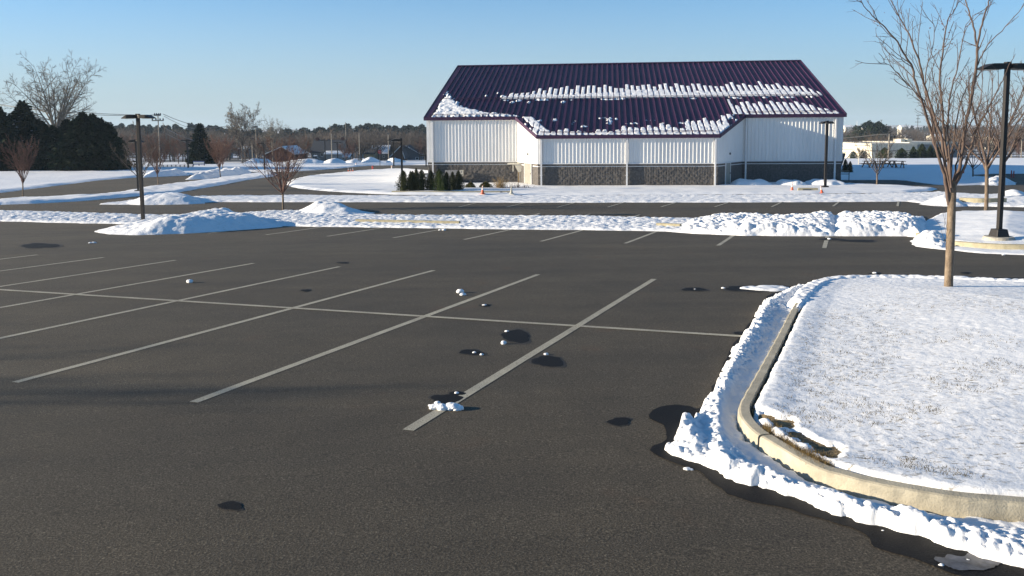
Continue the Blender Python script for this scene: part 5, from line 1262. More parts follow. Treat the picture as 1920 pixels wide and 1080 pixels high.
tree_at('vaseA', 1849, 400, 128, 'bare tree with pale trunk on the lamp post island, behind the big near tree', 1.0, 1.1)
tree_at('vaseA', 1881, 371, 160, 'slim bare tree seen just right of the right lamp post', 2.2, 1.15)
tree_at('thin', 1824, 334, 255, 'small dark trunked bare tree in the shaded far right field', .4, 1.1)
tree_at('thin', 1644, 348.5, 250, 'small bare tree standing in snow right of the building', 1.2, .95)
tree_at('vaseB', 531, 394, 258, 'reddish bare vase shaped tree in the middle snow strip', .3, .92)
tree_at('vaseC', 43, 371.5, 265, 'small bare tree at the far left of the tree strip', .9, .8)
tree_at('thin', 264, 358, 262, 'low forking bare tree right behind the left lamp post', 2.0, 1.05)
tree_at('vaseC', 297, 350.5, 262, 'slim bare tree with straight trunk right of the left lamp post', 2.9, .85)
tree_at('vaseC', 413.5, 333.5, 262, 'bare tree at the right end of the tree strip', 4.0, .95)
tree_at('vaseC', 417.5, 324.5, 264, 'bare tree close behind the one at the right end of the tree strip', 1.5, .9)
tree_at('big', 108, 318, 120, 'large pale bare tree rising above the dark evergreens', .5, .80, far=135)
tree_at('tan', 455, 303, 203, 'broad tree with pale dry leaves behind the left field', .2, .72, far=185)
tree_at('big', 512, 303, 226, 'bare spreading tree right of the pale leafed tree', 1.9, .8, far=200)
tree_at('wood', 14, 312, 232, 'faint bare crown behind the leftmost evergreens', 1.2, .9, far=150)
labs = ['brown bare tree at the edge of the dark evergreens', 'brown bare tree behind the left lamp post', 'brown bare tree left of the utility pole with crossarms', 'brown bare tree right of the utility pole with crossarms', 'brown bare tree left of the lone dark conifer', 'brown bare tree just right of the lone dark conifer',
        'brown bare tree left of the red barn', 'brown bare tree behind the red barn', 'brown bare tree between red barn and dark roofed house', 'brown bare tree right of the dark roofed house', 'brown bare tree behind the stop sign', 'brown bare tree near the building corner', 'brown bare tree above the gabled slate house', 'reddish bush like tree before the dark roofed house',
        'brown bare tree right behind the building on the right', 'brown bare tree beside the thick cable', 'brown bare tree behind the hedge conifers', 'brown bare tree right of the cream flat roofed building', 'brown bare tree seen between the right trunks', 'brown bare tree at the right edge of the photo', 'low brown tree left of the cream flat roofed building']
spots = [(232, 312, 256, 150), (262, 310, 250, 170), (290, 309, 258, 160), (335, 308, 255, 175), (360, 308, 262, 165), (402, 306, 258, 185), (486, 306, 262, 190), (548, 304, 255, 230), (573, 304, 258, 210), (657, 304, 262, 230), (715, 303, 258, 250), (790, 304, 262, 220), (762, 302, 250, 270), (650, 306, 268, 190),
         (1598, 300, 262, 230), (1630, 300, 268, 210), (1770, 300, 262, 220), (1808, 302, 262, 200), (1862, 304, 260, 200), (1908, 305, 255, 190), (1612, 299, 276, 190)]
for i, (a, b, c, dd) in enumerate(spots):
    tree_at(['wood', 'wood2'][i % 2], a, b, c, labs[i], i * 1.3, 1.0 + .25 * math.sin(i * 2.1), far=dd)

# evergreens
def conifer_mesh(name, seed, H, Rb, mat, n=2600, layers=14, leafs=.34, point=.9, base=0.04, droop=.25, squash=1.0, openness=0.0):
    rg = np.random.default_rng(seed)
    ph = rg.uniform(0, 6.28, 8)
    t = rg.random(n) ** .85; z = H * (base + (1 - base) * t)
    lay = 0.72 + 0.28 * np.abs(np.sin(t * layers * PI / 2 + ph[0]))
    a = rg.uniform(0, 2 * PI, n)
    lob = 1 + .22 * np.sin(a * 3 + ph[1] + t * 5) + .16 * np.sin(a * 5 + ph[2] - t * 9) + .12 * np.sin(a * 8 + t * 23 + ph[3])
    rad = Rb * (1 - t ** point) ** .75 * lay * lob * np.sqrt(rg.uniform(.2, 1.25, n)) + .03 * H * rg.random(n) * (1 - t)
    C = np.stack([rad * np.cos(a), rad * np.sin(a), z - droop * rad * .5], -1)
    spike = rg.random(n) < .22; C[:, 2] += np.where(spike, rg.uniform(0, .05, n) * H, 0); C[:, :2] *= np.where(spike, rg.uniform(1.0, 1.25, n) * (1 + .12 * np.sin(a * 11 + ph[4] + t * 17)), 1)[:, None]
    out = np.stack([np.cos(a), np.sin(a), -droop + rg.normal(0, .25, n)], -1); out += rg.normal(0, .35, (n, 3)); out /= np.linalg.norm(out, axis=1)[:, None]
    sd = np.cross(out, rg.normal(size=(n, 3))); sd /= np.linalg.norm(sd, axis=1)[:, None]
    s1 = (leafs * rg.uniform(.5, 1.3, n) * (1 - .45 * t))[:, None]; s2 = s1 * rg.uniform(.25, .5, (n, 1))
    Q = np.stack([C - sd * s2 * .5, C + out * s1 * .5 - sd * s2, C + out * s1, C + out * s1 * .5 + sd * s2], 1).reshape(-1, 3)
    # dark inner core so the crown is dense
    zz = np.linspace(base * H, H * .93, 9); m_ = 10; core = []
    for z_ in zz:
        tt = (z_ / H - base) / (1 - base); r_ = Rb * max(.02, (1 - tt ** point)) ** .75 * (.48 - openness)
        for k_ in range(m_): core.append((r_ * math.cos(2 * PI * k_ / m_) * (1 + .1 * math.sin(k_ * 3 + z_)), r_ * math.sin(2 * PI * k_ / m_), z_))
    cf = [(i * m_ + k_, i * m_ + (k_ + 1) % m_, (i + 1) * m_ + (k_ + 1) % m_, (i + 1) * m_ + k_) for i in range(8) for k_ in range(m_)]
    V, Fq = merge([(Q, np.arange(len(Q)).reshape(-1, 4)), (np.array(core), np.array(cf))])
    return mesh_np(name, V, Fq, mat)
def stem_mesh(H, r, mat='bark'):
    v, f = tubes_np([(np.array([[0, 0, -.3], [0, 0, H * .3], [0, 0, H * .8]]), np.array([r, r * .8, r * .3]))], 7); return mesh_np('trunk', v, f, M[mat])
FIR = [conifer_mesh('crown', 40 + i, 10, [3.4, 2.9, 3.8][i], M['fir'], 7000, [11, 14, 9][i], .75, [.9, 1.2, 1.6][i], .02, .35) for i in range(3)]
FST = stem_mesh(10, .22)
def fir_snow(seed, H, Rb, n=160):
    rg = np.random.default_rng(seed); t = rg.random(n); a = rg.uniform(0, 6.28, n); rad = Rb * (1 - t) ** .75 * rg.uniform(.7, 1.0, n)
    C = np.stack([rad * np.cos(a), rad * np.sin(a), H * t - .17 * rad], -1); s_ = rg.uniform(.06, .20, n)[:, None]
    Q = np.stack([C + np.array([-1.6, 0, 0]) * s_, C + np.array([0, -1, -.2]) * s_, C + np.array([1.6, 0, 0]) * s_, C + np.array([0, 1, .35]) * s_], 1).reshape(-1, 3)
    return mesh_np('snow_patches', Q, np.arange(len(Q)).reshape(-1, 4), M['snow'])
FSN = [fir_snow(3, 10, 3.6, 260), fir_snow(4, 10, 3.1, 160)]
ev = [(-28, 319, 205, 112, 'dark evergreen cut by the left edge of the photo', 0, 1.3, 1), (4, 319, 206, 104, 'leftmost full dark evergreen with snow flecks', 1, 1.2, 1), (27, 319, 216, 118, 'dark evergreen filling the gap behind the leftmost ones', 2, 1.1, 0), (50, 319, 193, 108, 'tallest dark evergreen left of the large bare tree', 0, 1.15, 1), (82, 319, 228, 112, 'dark evergreen under the left side of the large bare tree', 1, 1.3, 1),
      (104, 319, 238, 106, 'short dark evergreen under the large bare tree', 2, 1.2, 1), (129, 319, 226, 110, 'dark evergreen under the right side of the large bare tree', 0, 1.1, 0), (160, 319, 214, 104, 'broad round topped evergreen right of the large bare tree', 2, 1.15, 0), (178, 319, 217, 110, 'dark evergreen behind the broad round topped one', 1, 1.1, 0), (193, 319, 224, 106, 'second dark evergreen from the right end of the row', 0, 1.1, 0), (205, 319, 232, 104, 'rightmost dark evergreen of the left row', 2, 1.0, 0),
      (378, 309, 234, 150, 'lone dark conifer standing among brown trees', 0, 1.0, 1)]
def fir_at(px, py, top, far, label, kind, sx, snow=0, mats=None, cat='evergreen', name='evergreen_tree', group=None):
    d = ray(px, py); g = np.array([d[0] * far, far, float(TZ(d[0] * far, far))]); H = CAMZ + ray(px, top)[2] * far - g[2]
    o = empty(name, g, px * .37, label, cat, group); s_ = H / 10; o.scale = (s_ * sx, s_ * sx, s_); link('crown', (mats or FIR)[kind], o); link('trunk', FST, o)
    if snow: link('snow_patches', FSN[0 if kind == 0 else 1], o)
    return o
for e in ev: fir_at(e[0], e[1], e[2], e[3], e[4], e[5], e[6], e[7])
PINE = [conifer_mesh('crown', 60, 10, 5.0, M['fir'], 2600, 5, .85, 2.4, .25, .1, openness=.15)]
HED = [conifer_mesh('crown', 61, 10, 4.4, M['hedge'], 3800, 9, .8, 2.2, .0, .1), conifer_mesh('crown', 62, 10, 3.4, M['hedge'], 3800, 9, .8, 1.6, .0, .1)]
fir_at(1627, 285, 228, 330, 'dark pine clump standing out on the right horizon, left crown', 0, 1.0, mats=PINE); fir_at(1645, 285, 229, 335, 'dark pine clump standing out on the right horizon, right crown', 0, .9, mats=PINE)
for i, (px, top, lab, k_) in enumerate([(1658, 277, 'low green conifer in front of the cream building, leftmost of its hedge', 0), (1690, 278, 'broad green hedge conifer left of centre below the cream building', 0), (1712, 275, 'pointed green hedge conifer before the cream building', 1), (1728, 270, 'tallest green hedge conifer before the cream building', 1), (1744, 273, 'green hedge conifer just left of the big tree trunk fork', 1), (1761, 275, 'green hedge conifer seen through the big tree branches', 0), (1600, 284, 'low green shrub behind the play frames, left one', 0), (1618, 283, 'low green shrub behind the play frames, right one', 0)]):
    fir_at(px, 301, top, 182 + i, lab, k_, 1.25 if k_ == 0 else 1.0, mats=HED)
# arborvitae row
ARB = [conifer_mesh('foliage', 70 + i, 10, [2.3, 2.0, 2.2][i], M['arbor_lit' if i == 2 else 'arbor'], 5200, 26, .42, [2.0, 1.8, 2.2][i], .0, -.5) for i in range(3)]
ab = [(757, 361, 321, 0, 1.15, 'leftmost dark arborvitae right against the slim lamp post'), (770.5, 358.5, 322, 1, 1.0, 'second arborvitae, half hidden behind the third'), (774.5, 360.5, 322, 0, 1.0, 'third arborvitae with brownish left side'), (781, 357.5, 316.5, 1, .85, 'tall narrow arborvitae peaking above the left group'), (791, 360.5, 319.5, 0, 1.15, 'broad arborvitae at the right end of the left group'),
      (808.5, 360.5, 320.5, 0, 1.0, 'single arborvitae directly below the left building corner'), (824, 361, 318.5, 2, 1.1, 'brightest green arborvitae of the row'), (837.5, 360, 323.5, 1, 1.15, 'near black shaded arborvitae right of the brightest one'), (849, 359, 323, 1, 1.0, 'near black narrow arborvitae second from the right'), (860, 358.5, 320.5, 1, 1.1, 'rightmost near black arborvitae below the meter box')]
def arb_at(px, py, top, k_, sx, lab, mats=ARB, name='arborvitae', cat='shrub', group='arborvitae row by the building'):
    g = G(px, py); H = CAMZ + ray(px, top)[2] * g[1] - g[2]; o = empty(name, g, px, lab, cat, group); s_ = H / 10; o.scale = (s_ * sx, s_ * sx, s_); link('foliage', mats[k_], o); link('trunk', FST, o); return o
for a in ab: arb_at(*a)
arb_at(1584.5, 325.5, 299, 1, 1.05, 'taller of two dark pointed shrubs right of the building', group=None); arb_at(1593.5, 325.5, 303, 1, 1.05, 'shorter of two dark pointed shrubs right of the building', group=None)
# round shrubs, twig bush
RS = [conifer_mesh('foliage', 90, 10, 6.5, M['yellowgreen'], 1500, 3, 2.2, 3.0, .0, .1)]
arb_at(882.5, 354.5, 342, 0, 1.0, 'small round yellow green shrub left, with a cap of snow', RS, 'round_shrub', 'shrub', None); arb_at(910.5, 354.5, 341, 0, 1.1, 'small round yellow green shrub right, before the dark block wall', RS, 'round_shrub', 'shrub', None)
rg = np.random.default_rng(9); g = G(938, 355); st = []
for q in range(130):
    a = rg.uniform(0, 6.28); tl = rg.uniform(.1, 1.0); st.append(limb(rg, (rg.normal(0, .12), rg.normal(0, .12), 0), (math.cos(a) * math.sin(tl), math.sin(a) * math.sin(tl), math.cos(tl)), rg.uniform(.5, 1.15), .014, .006, 4, .08, .02))
o = empty('twig_bush', g, 0, 'straw coloured twiggy bush left of the white canopy stub', 'bush'); a_, b_ = tubes_np(st, 3); mk('stems', a_, b_, M['straw'], o)
st = [limb(rg, (rg.normal(0, .5), rg.normal(0, .15), 0), (rg.normal(0, .5), rg.normal(0, .5), 1), rg.uniform(.2, .6), .016, .008, 3, .15, 0) for q in range(80)]
a_, b_ = tubes_np(st, 3); mk('dead_stems', a_, b_, M['barnred'], o, loc=(1.2, 0, 0))

# ------------------------------------------------------------------ far woods (one mass) and hills
def woods(name, spec, seed, mat, label, conif=False, step=1):
    rg = np.random.default_rng(seed); parts = []
    if conif:
        n = 260; t = rg.random(n); a = rg.uniform(0, 6.28, n)
        rad = 2.6 * (1 - t ** 1.3) ** .7 * np.sqrt(rg.uniform(.3, 1, n)); C = np.stack([rad * np.cos(a), rad * np.sin(a), 10 * (.05 + .95 * t)], -1)
        u = rg.normal(size=(n, 3)); u /= np.linalg.norm(u, axis=1)[:, None]; v = np.cross(u, rg.normal(size=(n, 3))); v /= np.linalg.norm(v, axis=1)[:, None]
        Q = np.stack([C, C + u * 1.0, C + u + v * .8, C + v * .8], 1).reshape(-1, 3); base = (Q, np.arange(len(Q)).reshape(-1, 4))
    else:
        r2 = np.random.default_rng(seed + 1); tr = [limb(r2, (0, 0, 0), (0, 0, 1), 3, .22, .16, 3, .03, 0)]; lm = vase_limbs(r2, 2.4, 10, 6, .75, .2)
        out = []; branch_out(r2, lm, [dict(n=7, ang=.6, lr=.42, wob=.08, up=.04, seg=4, rmin=.07, start=.2), dict(n=5, ang=.6, lr=.5, wob=.1, up=.04, seg=2, rmin=.05, start=.15)], out)
        base = merge([tubes_np(tr + lm, 3)] + [tubes_np(b, 3) for l, b in out])
    off = 0
    V = []; Fq = []
    for (x, y, H, sx) in spec:
        a = rg.uniform(0, 6.28); c, s_ = math.cos(a), math.sin(a); k_ = H / 10; v = base[0] * [k_ * sx, k_ * sx, k_]
        v = np.stack([v[:, 0] * c - v[:, 1] * s_ + x, v[:, 0] * s_ + v[:, 1] * c + y, v[:, 2] + float(ground_z(np.array([x]), np.array([y]))[0])], -1)
        V.append(v.astype(np.float32)); Fq.append(base[1] + off); off += len(v)
    o = mk(name, np.concatenate(V), np.concatenate(Fq), mat); return tag(o, label, kind='stuff')
def scatter(n, x0f, x1f, y0, y1, top_px, rg, clump=0, jit=4):
    out = []
    for q in range(n):
        y = rg.uniform(y0, y1); f = rg.uniform(x0f, x1f); px = 960 + f
        x = (px - 960) / F * y; tp = top_px(px) + rg.normal(0, jit); zt = CAMZ + ray(px, tp)[2] * y; gz = float(ground_z(np.array([x]), np.array([y]))[0]); H = zt - gz
        if H < 3: H = rg.uniform(3, 6)
        out.append((x, y, min(H, 24), rg.uniform(.9, 1.5)))
    return out
rg = np.random.default_rng(1)
bare_top = lambda px: np.interp(px, [200, 400, 560, 640, 800, 1580, 1700, 1800, 1950], [262, 264, 262, 262, 262, 262, 262, 264, 262])
woods('far_wood', scatter(330, -1000, -130, 215, 330, lambda p: bare_top(p) - 4, rg, jit=7), 21, M['twig_far'], 'brown leafless wood behind the houses left of the building')
woods('far_wood', scatter(190, 590, 1010, 208, 330, lambda p: 264, rg, jit=7), 22, M['twig_far'], 'brown leafless wood behind the cream building on the right')
con_top = lambda px: np.interp(px, [-50, 230, 420, 470, 590, 640, 690, 740, 780, 860], [243, 240, 243, 250, 247, 240, 238, 240, 242, 246])
woods('far_conifer_wood', scatter(420, -1000, -110, 420, 560, con_top, rg, jit=3), 23, M['farwood'], 'dark blue green conifer wood on the left horizon', conif=True)
woods('far_wood', scatter(330, -1000, -100, 340, 430, lambda p: con_top(p) + 11, rg, jit=5), 24, M['twig_far'], 'greyer leafless wood in front of the conifer horizon')
woods('far_wood', scatter(420, 580, 1050, 340, 760, lambda p: 248, rg, jit=5), 25, M['twig_far'], 'brown wooded slope below the right horizon')
woods('far_conifer_wood', scatter(260, 580, 1060, 800, 1500, lambda p: 240, rg, jit=2.2), 26, M['farwood'], 'dark treeline on the right horizon', conif=True)
woods('far_conifer_wood', scatter(160, -1000, -100, 900, 1500, lambda p: 243, rg, jit=2), 27, M['farwood'], 'faint treeline on the far left horizon', conif=True)

# ------------------------------------------------------------------ houses and other far things
def gable_house(name, px0, px1, pybase, pyeave, pyridge, far, depth, label, wall, roof, rz=0.0, windows=(), chimneys=(), snowroof=False, gable_front=False, pkx=None):
    x0, x1 = [(p - 960) / F * far for p in (px0, px1)]; zb = float(TZ((x0 + x1) / 2, far)); ze = CAMZ + ray((px0 + px1) / 2, pyeave)[2] * far - zb; zr = CAMZ + ray((px0 + px1) / 2, pyridge)[2] * far - zb
    o = empty(name, ((x0 + x1) / 2, far, zb), rz, label, 'house'); h = (x1 - x0) / 2; D = depth
    if gable_front:
        pk = 0 if pkx is None else (pkx - 960) / F * far - (x0 + x1) / 2
        MB().add([(-h, 0, -2), (h, 0, -2), (h, 0, ze), (pk, 0, zr), (-h, 0, ze), (-h, D, -2), (h, D, -2), (h, D, ze), (pk, D, zr), (-h, D, ze)], [(0, 1, 2, 3, 4), (1, 6, 7, 2), (0, 4, 9, 5), (9, 8, 7, 6, 5)]).build('wall', M[wall], o)
        e = .35
        for s_ in (-1, 1):
            a = (pk, -e, zr + .1); b = (s_ * (h + e), -e, ze - .15); V = [a, b, (b[0], D + e, b[2]), (a[0], D + e, a[2])]; V += [(p[0], p[1], p[2] + .22) for p in V]
            rf = MB().add(V, [(0, 1, 2, 3), (7, 6, 5, 4), (0, 4, 5, 1), (1, 5, 6, 2), (2, 6, 7, 3), (3, 7, 4, 0)]).build('roof', M['snow' if (snowroof and s_ > 0) else roof], o)
            MB().beam((a[0], -e - .06, a[2] + .1), (b[0], -e - .06, b[2] + .1), .2).build('rake_board', M['white_trim'], rf)
    else:
        MB().add([(-h, 0, -2), (h, 0, -2), (h, 0, ze), (-h, 0, ze), (-h, D, -2), (h, D, -2), (h, D, ze), (-h, D, ze), (-h, D / 2, zr), (h, D / 2, zr)], [(0, 1, 2, 3), (1, 5, 6, 9, 2), (4, 0, 3, 8, 7), (5, 4, 7, 6)]).build('wall', M[wall], o)
        e = .4
        V = [(-h - e, -e, ze - .1), (h + e, -e, ze - .1), (h + e, D / 2, zr + .1), (-h - e, D / 2, zr + .1)]; V += [(p[0], p[1], p[2] + .22) for p in V]
        MB().add(V, [(3, 2, 1, 0), (4, 5, 6, 7), (0, 1, 5, 4), (1, 2, 6, 5), (2, 3, 7, 6), (3, 0, 4, 7)]).build('roof', M['snow' if snowroof else roof], o)
        MB().add([(-h - e, D + e, ze - .1), (h + e, D + e, ze - .1), (h + e, D / 2, zr + .32), (-h - e, D / 2, zr + .32)], [(0, 1, 2, 3)]).build('roof', M[roof], o)
    s_ = far / F
    for (wx, wy, ww, wh) in windows:
        X = (wx - 960) * s_ - (x0 + x1) / 2; Z = CAMZ + ray(wx, wy)[2] * far - zb; a, b = ww * s_ / 2, wh * s_ / 2
        fr = MB().box(X - a, X + a, -.10, -.02, Z - b, Z + b).build('window', M['white_trim'], o); MB().box(X - a * .7, X + a * .7, -.13, -.10, Z - b * .78, Z + b * .78).build('pane', M['window'], fr)
    for cx_ in chimneys:
        X = (cx_ - 960) * s_ - (x0 + x1) / 2; MB().box(X - .4, X + .4, D / 2 - .4, D / 2 + .4, zr - .5, zr + .9).build('chimney', M['barnred'], o)
    return o
gable_house('dark_roofed_house', 586, 642, 303, 285.5, 264.5, 215, 9, 'long grey house with steep dark roof behind the far snow heaps', 'housegrey', 'houseroof', windows=[(605.5, 290, 4.2, 7.5), (593, 291, 3.2, 5)], chimneys=(590, 638.5))
gable_house('house_annex', 612, 642, 303, 288.5, 285.3, 211, 3.6, 'low grey annex with a snow edged roof before the dark roofed house', 'housegrey', 'houseroof', snowroof=True)
gable_house('small_shed', 643, 655, 303, 294, 290, 212, 4, 'small pale shed with openings right of the dark roofed house', 'housegrey', 'houseroof', snowroof=True, windows=[(646, 297, 2.6, 4), (651, 297, 2.6, 4)])
gable_house('tan_house', 686, 702, 303, 288, 282, 225, 7, 'low tan house behind the tall blue snow heap', 'tan', 'houseroof')
gable_house('blue_roofed_house', 697, 727, 303, 288, 274.5, 235, 10, 'house with blue shaded snowy roof left of the far utility pole', 'blue_siding', 'houseroof', snowroof=True, windows=[(707, 284, 2.6, 3), (712, 284, 2.6, 3), (721, 293, 4, 5)], gable_front=False)
gable_house('slate_house', 732, 758, 304, 297, 275, 228, 8, 'dark gabled house behind the slim lamp post', 'barnred', 'houseroof', gable_front=True, pkx=753)
gable_house('slate_house', 752, 792, 304, 291, 274, 240, 9, 'slate blue gabled house just left of the building', 'blue_siding', 'houseroof', gable_front=True, pkx=762, snowroof=False, windows=[(783, 297, 6, 5)])
gable_house('red_barn', 500, 552, 304, 289, 276.5, 208, 14, 'dark red barn with blue shaded snow roof behind the bare tree', 'barnred', 'houseroof', gable_front=True, pkx=531, snowroof=True)
# cars or sheds far left of the house, seen as white roofs
def parked_car(px, py, wpx, label, mat='white_trim'):
    g = G(px, py); far = g[1]; L_ = wpx / F * far; o = empty('parked_car', g, .1, label, 'car')
    pr = [(-.5, .18), (-.5, .42), (-.44, .50), (-.30, .54), (-.18, .78), (.16, .80), (.30, .56), (.46, .50), (.5, .40), (.5, .18)]
    V = [(x * L_, -.85, z * 1.8) for x, z in pr] + [(x * L_, .85, z * 1.8) for x, z in pr]; n_ = len(pr)
    b = MB().add(V, [tuple(range(n_)), tuple(range(2 * n_ - 1, n_ - 1, -1))] + [(k_, k_ + n_, (k_ + 1) % n_ + n_, (k_ + 1) % n_) for k_ in range(n_)]).build('body', M[mat], o)
    MB().box(-.2 * L_, .2 * L_, -.87, .87, 1.02, 1.32).build('windows', M['window'], b)
    MB().box(-.17 * L_, .15 * L_, -.7, .7, 1.44, 1.56).build('snow_cover', M['snow'], o)
    for x in (-.3, .3):
        for y in (-.8, .8): w_ = MB().lathe([(.33, -.1), (.33, .1)], 12).build('wheel', M['darkgrey'], o, loc=(x * L_, y, .33)); w_.rotation_euler = (PI / 2, 0, 0)
# the far car under snow before the dark roofed house
parked_car(592, 306.5, 17, 'car capped with snow standing before the dark roofed house', 'darkgrey')
# banner and fence at the far left field
g = G(373, 313); s_ = g[1] / F; o = empty('banner_sign', g, 0, 'white and blue banner sign on posts right of the far fence', 'sign')
MB().box(-10.5 * s_, 10.5 * s_, -.03, .03, 4.5 * s_, 11 * s_).build('banner', M['signblue'], o); MB().box(-9.7 * s_, 9.7 * s_, -.045, -.032, 6 * s_, 9.4 * s_).build('white_panel', M['white_band'], o)
for xx in (-10 * s_, 0, 10 * s_): MB().beam((xx, .06, 0), (xx, .06, 11 * s_), .1).build('sign_post', M['darkgrey'], o)
g = G(330, 315.5); s_ = g[1] / F; o = empty('rail_fence', g, 0, 'thin dark rail fence on the far snow field by the brown trees', 'fence')
for k_ in range(9): xx = (-32 + 8 * k_) * s_; MB().beam((xx, 0, -.2), (xx, 0, 6.5 * s_), .10).build('fence_post', M['darkgrey'], o)
for zz in (5.8, 3.2): MB().beam((-32 * s_, 0, zz * s_), (32 * s_, 0, zz * s_), .06).build('rail', M['darkgrey'], o)
# cream flat roofed building on the right
far = 192; x0, x1, x2 = [(p - 960) / F * far for p in (1634, 1719, 1812)]; zb = float(TZ(x0, far)); zt = CAMZ + ray(1650, 269)[2] * far - zb; zt2 = CAMZ + ray(1760, 267)[2] * far - zb
o = empty('flat_roofed_building', ((x0 + x1) / 2, far, zb), 0, 'long cream flat roofed building behind the green hedge', 'building'); h = (x1 - x0) / 2
nw = 9
for k_ in range(nw): MB().box(-h + 2 * h * k_ / nw + .02, -h + 2 * h * (k_ + 1) / nw - .02, 0, 30, -2, zt - .4).build('wall_panel', M['bldwhite'], o)
MB().box(-h - .1, h + .1, -.1, 30, zt - .4, zt).build('parapet', M['bldwhite'], o); MB().box(-h, h, -.05, 30, zt * .45, zt * .52).build('band', M['pole_wood'], o)
MB().box(h, h + (x2 - x1), 4, 30, -2, zt2 - .5).build('wing', M['housegrey'], o); MB().box(h - .1, h + (x2 - x1) + .1, 3.8, 30, zt2 - .5, zt2).build('wing_roof_edge', M['bldwhite'], o)
for (a, b, c, d_) in ((1718, 1726, 262, 267), (1731, 1740, 262.5, 267)):
    X0, X1 = [(p - 960) / F * far - (x0 + x1) / 2 for p in (a, b)]; MB().box(X0, X1, 8, 12, zt - .2, zt + .9).build('roof_unit', M['bldwhite'], o)
MB().box(.2 * h, .3 * h, -.06, 0.02, -1, zt * .5).build('doorway', M['darkgrey'], o)
# scattered far roofs on the right slope and left slope
rg = np.random.default_rng(12)
frs = [(1590, 236, 14, 700, 'tiny long white roof on the right horizon beside the building'), (1620, 240, 7, 650, 'tiny white gabled roof left of the dark pine clump'), (1692, 236, 8, 800, 'tiny white house on the horizon right of the pine clump'), (1700, 255, 9, 420, 'small pale house on the wooded right slope, left one'), (1762, 254, 20, 400, 'long pale roof on the slope seen through the big tree'), (1842, 254, 12, 420, 'small pale house on the slope seen through the rear tree'), (1865, 258, 10, 360, 'small pale house on the slope right of the rear tree'),
       (240, 246, 8, 520, 'tiny snowy roof among far trees right of the evergreens'), (415, 252, 12, 480, 'small snowy roof on the left slope above the tree strip'), (430, 262, 14, 400, 'small snowy roof behind the pale leafed tree'), (415, 278, 16, 300, 'snowy roof glimpsed low behind the tree strip'), (460, 277, 20, 290, 'long snowy roof line left of the red barn'), (505, 277, 18, 285, 'snowy roof line directly left of the red barn'), (668, 279, 14, 290, 'snowy roof right of the dark roofed house')]
for (a, b, ww, far, lab) in frs: gable_house('far_house', a - ww / 2, a + ww / 2, b + 6, b + 2, b - 1.2, far, 9, lab, 'bldwhite' if a > 1000 else 'housegrey', 'houseroof', snowroof=True)
# utility poles and lines
def upole(px, py, top, far, label, arms=(), wpx=2.0, mat='pole_wood'):
    d = ray(px, py); g = np.array([d[0] * far, far, float(TZ(d[0] * far, far))]); zt_ = CAMZ + ray(px, top)[2] * far - g[2]; s_ = far / F
    o = empty('utility_pole', g, 0, label, 'utility pole'); MB().tube([(0, 0, -.5), (0, 0, zt_)], [wpx / 2 * s_, wpx / 2 * s_ * .8], 8).build('pole', M[mat], o)
    for (py_, w_, up) in arms:
        z_ = CAMZ + ray(px, py_)[2] * far - g[2]; MB().beam((-w_ / 2 * s_, -.15, z_), (w_ / 2 * s_, -.15, z_), .16).build('cross_arm', M[mat], o)
        for q in (-.45, -.15, .2, .46): MB().lathe([(.09, z_ + .05), (.12, z_ + .2), (.05, z_ + .38)], 6, c=(q * w_ * s_, -.15)).build('insulator', M['darkgrey'], o)
    return o
UPF = 130
upole(301, 318, 213.5, UPF, 'tall pale utility pole with two crossarms right of the left lamp post', [(216.5, 12, 1), (226, 22, 1)], 2.4)
upole(482, 305, 236, 190, 'pale utility pole in front of the broad tree with dry leaves', [(239, 8, 1)], 2.2); upole(474, 305, 268, 192, 'short bare pole just left of the pale utility pole')
upole(622.5, 300, 250.5, 205, 'pale utility pole in front of the dark roofed house', (), 1.8); upole(649.7, 300, 229, 300, 'very tall thin pole rising over the conifer horizon', (), 1.2); upole(674.7, 304, 249, 215, 'pale utility pole left of the stop sign', (), 1.9)
upole(729, 304, 248.5, 215, 'pale utility pole right of the stop sign', [(252, 4, 1)], 1.9); upole(575, 303, 252, 240, 'thin grey pole left of the dark roofed house', (), 1.4); upole(399, 310, 268, 170, 'thin pale pole right of the lone dark conifer', (), 1.3)
upole(1719.5, 262, 216, 420, 'dark tall pole with crossarms on the right slope behind the big tree', [(216.5, 7, 1), (223, 6, 1), (229, 10, 1)], 1.3, 'darkgrey'); upole(1651.5, 250, 225, 600, 'distant pole with a short crossarm above the dark pine clump', [(225.5, 4, 1)], 1.2, 'darkgrey')
upole(1606.5, 245, 227, 900, 'tiny white tower on the right horizon beside the building', (), 1.0, 'white_trim'); upole(1914, 305, 255, 180, 'pale pole at the right edge of the photo', [(264, 3, 1)], 1.8); upole(1895.5, 308, 280, 160, 'short pale post right of the right lamp post', (), 1.8)
for (ya, yb, lab) in ((213.5, 188, 'upper power line from the left edge to the tall utility pole'), (214.5, 195, 'second power line from the left edge to the tall utility pole')):
    a = W(-60, yb - 6, UPF + 25); b = W(301, ya + 1.5, UPF); wire([a, b], .045, lab, sag=1.2 if ya < 214 else .6)
a = W(306, 214, UPF); b = W(425, 236, 190); wire([a, b], .045, 'upper power line running right from the tall utility pole', sag=1.0)
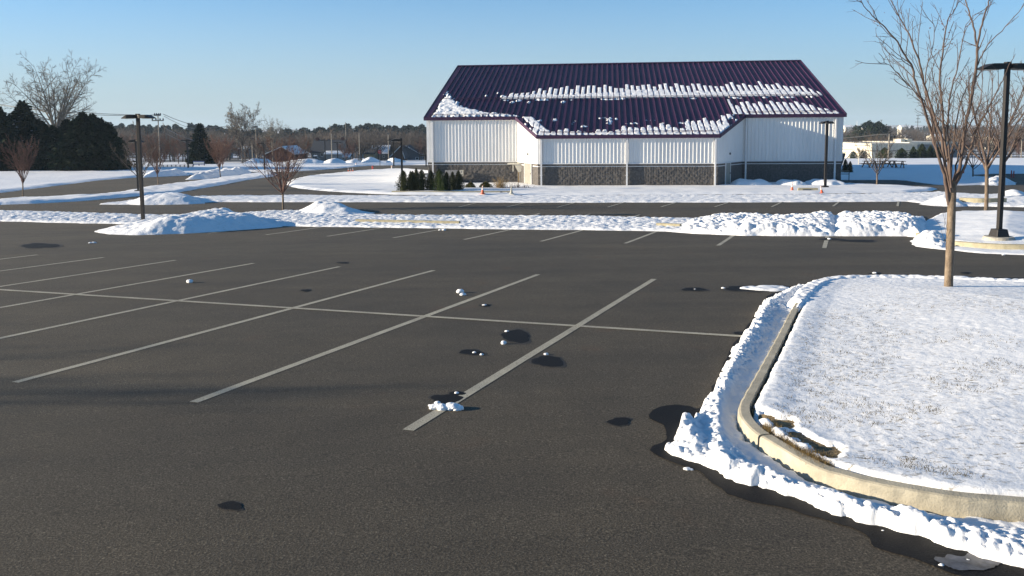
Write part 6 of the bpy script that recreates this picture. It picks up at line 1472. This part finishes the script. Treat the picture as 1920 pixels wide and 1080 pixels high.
a = W(308, 218, UPF); b = W(415, 242, 190); wire([a, b], .035, 'lower thin power line running right from the tall utility pole', sag=1.2)
a = W(303, 236, UPF); b = W(420, 262, 190); wire([a, b], .05, 'low dark cable crossing the brown trees beside the utility pole', sag=1.4)
a = W(303, 246, UPF); b = W(420, 268, 190); wire([a, b], .04, 'lowest dark cable crossing the brown trees beside the utility pole', sag=1.4)

# trees just outside the left edge of the view, whose long shadows cross the lot and the field
for (x, y, H, key, lab) in [(-34, 8.9, 7.0, 'vaseA', 'bare tree left of the view whose faint shadow crosses the near stalls'), (-48, 10.6, 8.0, 'vaseC', 'second bare tree left of the view casting a faint shadow on the near stalls')]:
    place_bare(key, (x, y, float(TZ(x, y))), H, x, lab)
offl = ['farthest tall evergreen outside the left edge of the view', 'evergreen outside the left edge, second from the far end', 'low broad evergreen outside the left edge above the lane bend', 'tall evergreen outside the left edge, set back from the lane', 'tallest narrow evergreen outside the left edge', 'lowest evergreen outside the left edge, nearest the lane', 'outermost broad evergreen outside the left edge']
for (x, y, H, kk), lab in zip([(-108, 104, 9, 0), (-104, 98, 8, 1), (-96, 90, 7, 2), (-112, 92, 9, 0), (-120, 84, 10, 1), (-92, 84, 6, 1), (-128, 78, 10, 2)], offl):
    o = empty('evergreen_tree', (x, y, float(TZ(x, y))), x, lab, 'evergreen'); o.scale = (H / 10,) * 3; link('crown', FIR[kk], o); link('trunk', FST, o)
# ------------------------------------------------------------------ haze
HAZE = 0.00018
mz, nz, bz_ = mat_new('thin_air_haze'); nz.nodes.remove(bz_)
pv = nz.nodes.new('ShaderNodeVolumePrincipled'); pv.inputs['Color'].default_value = (0.62, 0.80, 1.0, 1); pv.inputs['Density'].default_value = HAZE; pv.inputs['Anisotropy'].default_value = 0.0
nz.links.new(pv.outputs[0], nz.nodes['Material Output'].inputs['Volume'])
hb = MB().box(-3300, 3300, -60, 4000, -40, 60).build('haze', mz); tag(hb, 'thin pale winter haze filling the air over the whole scene', kind='stuff')
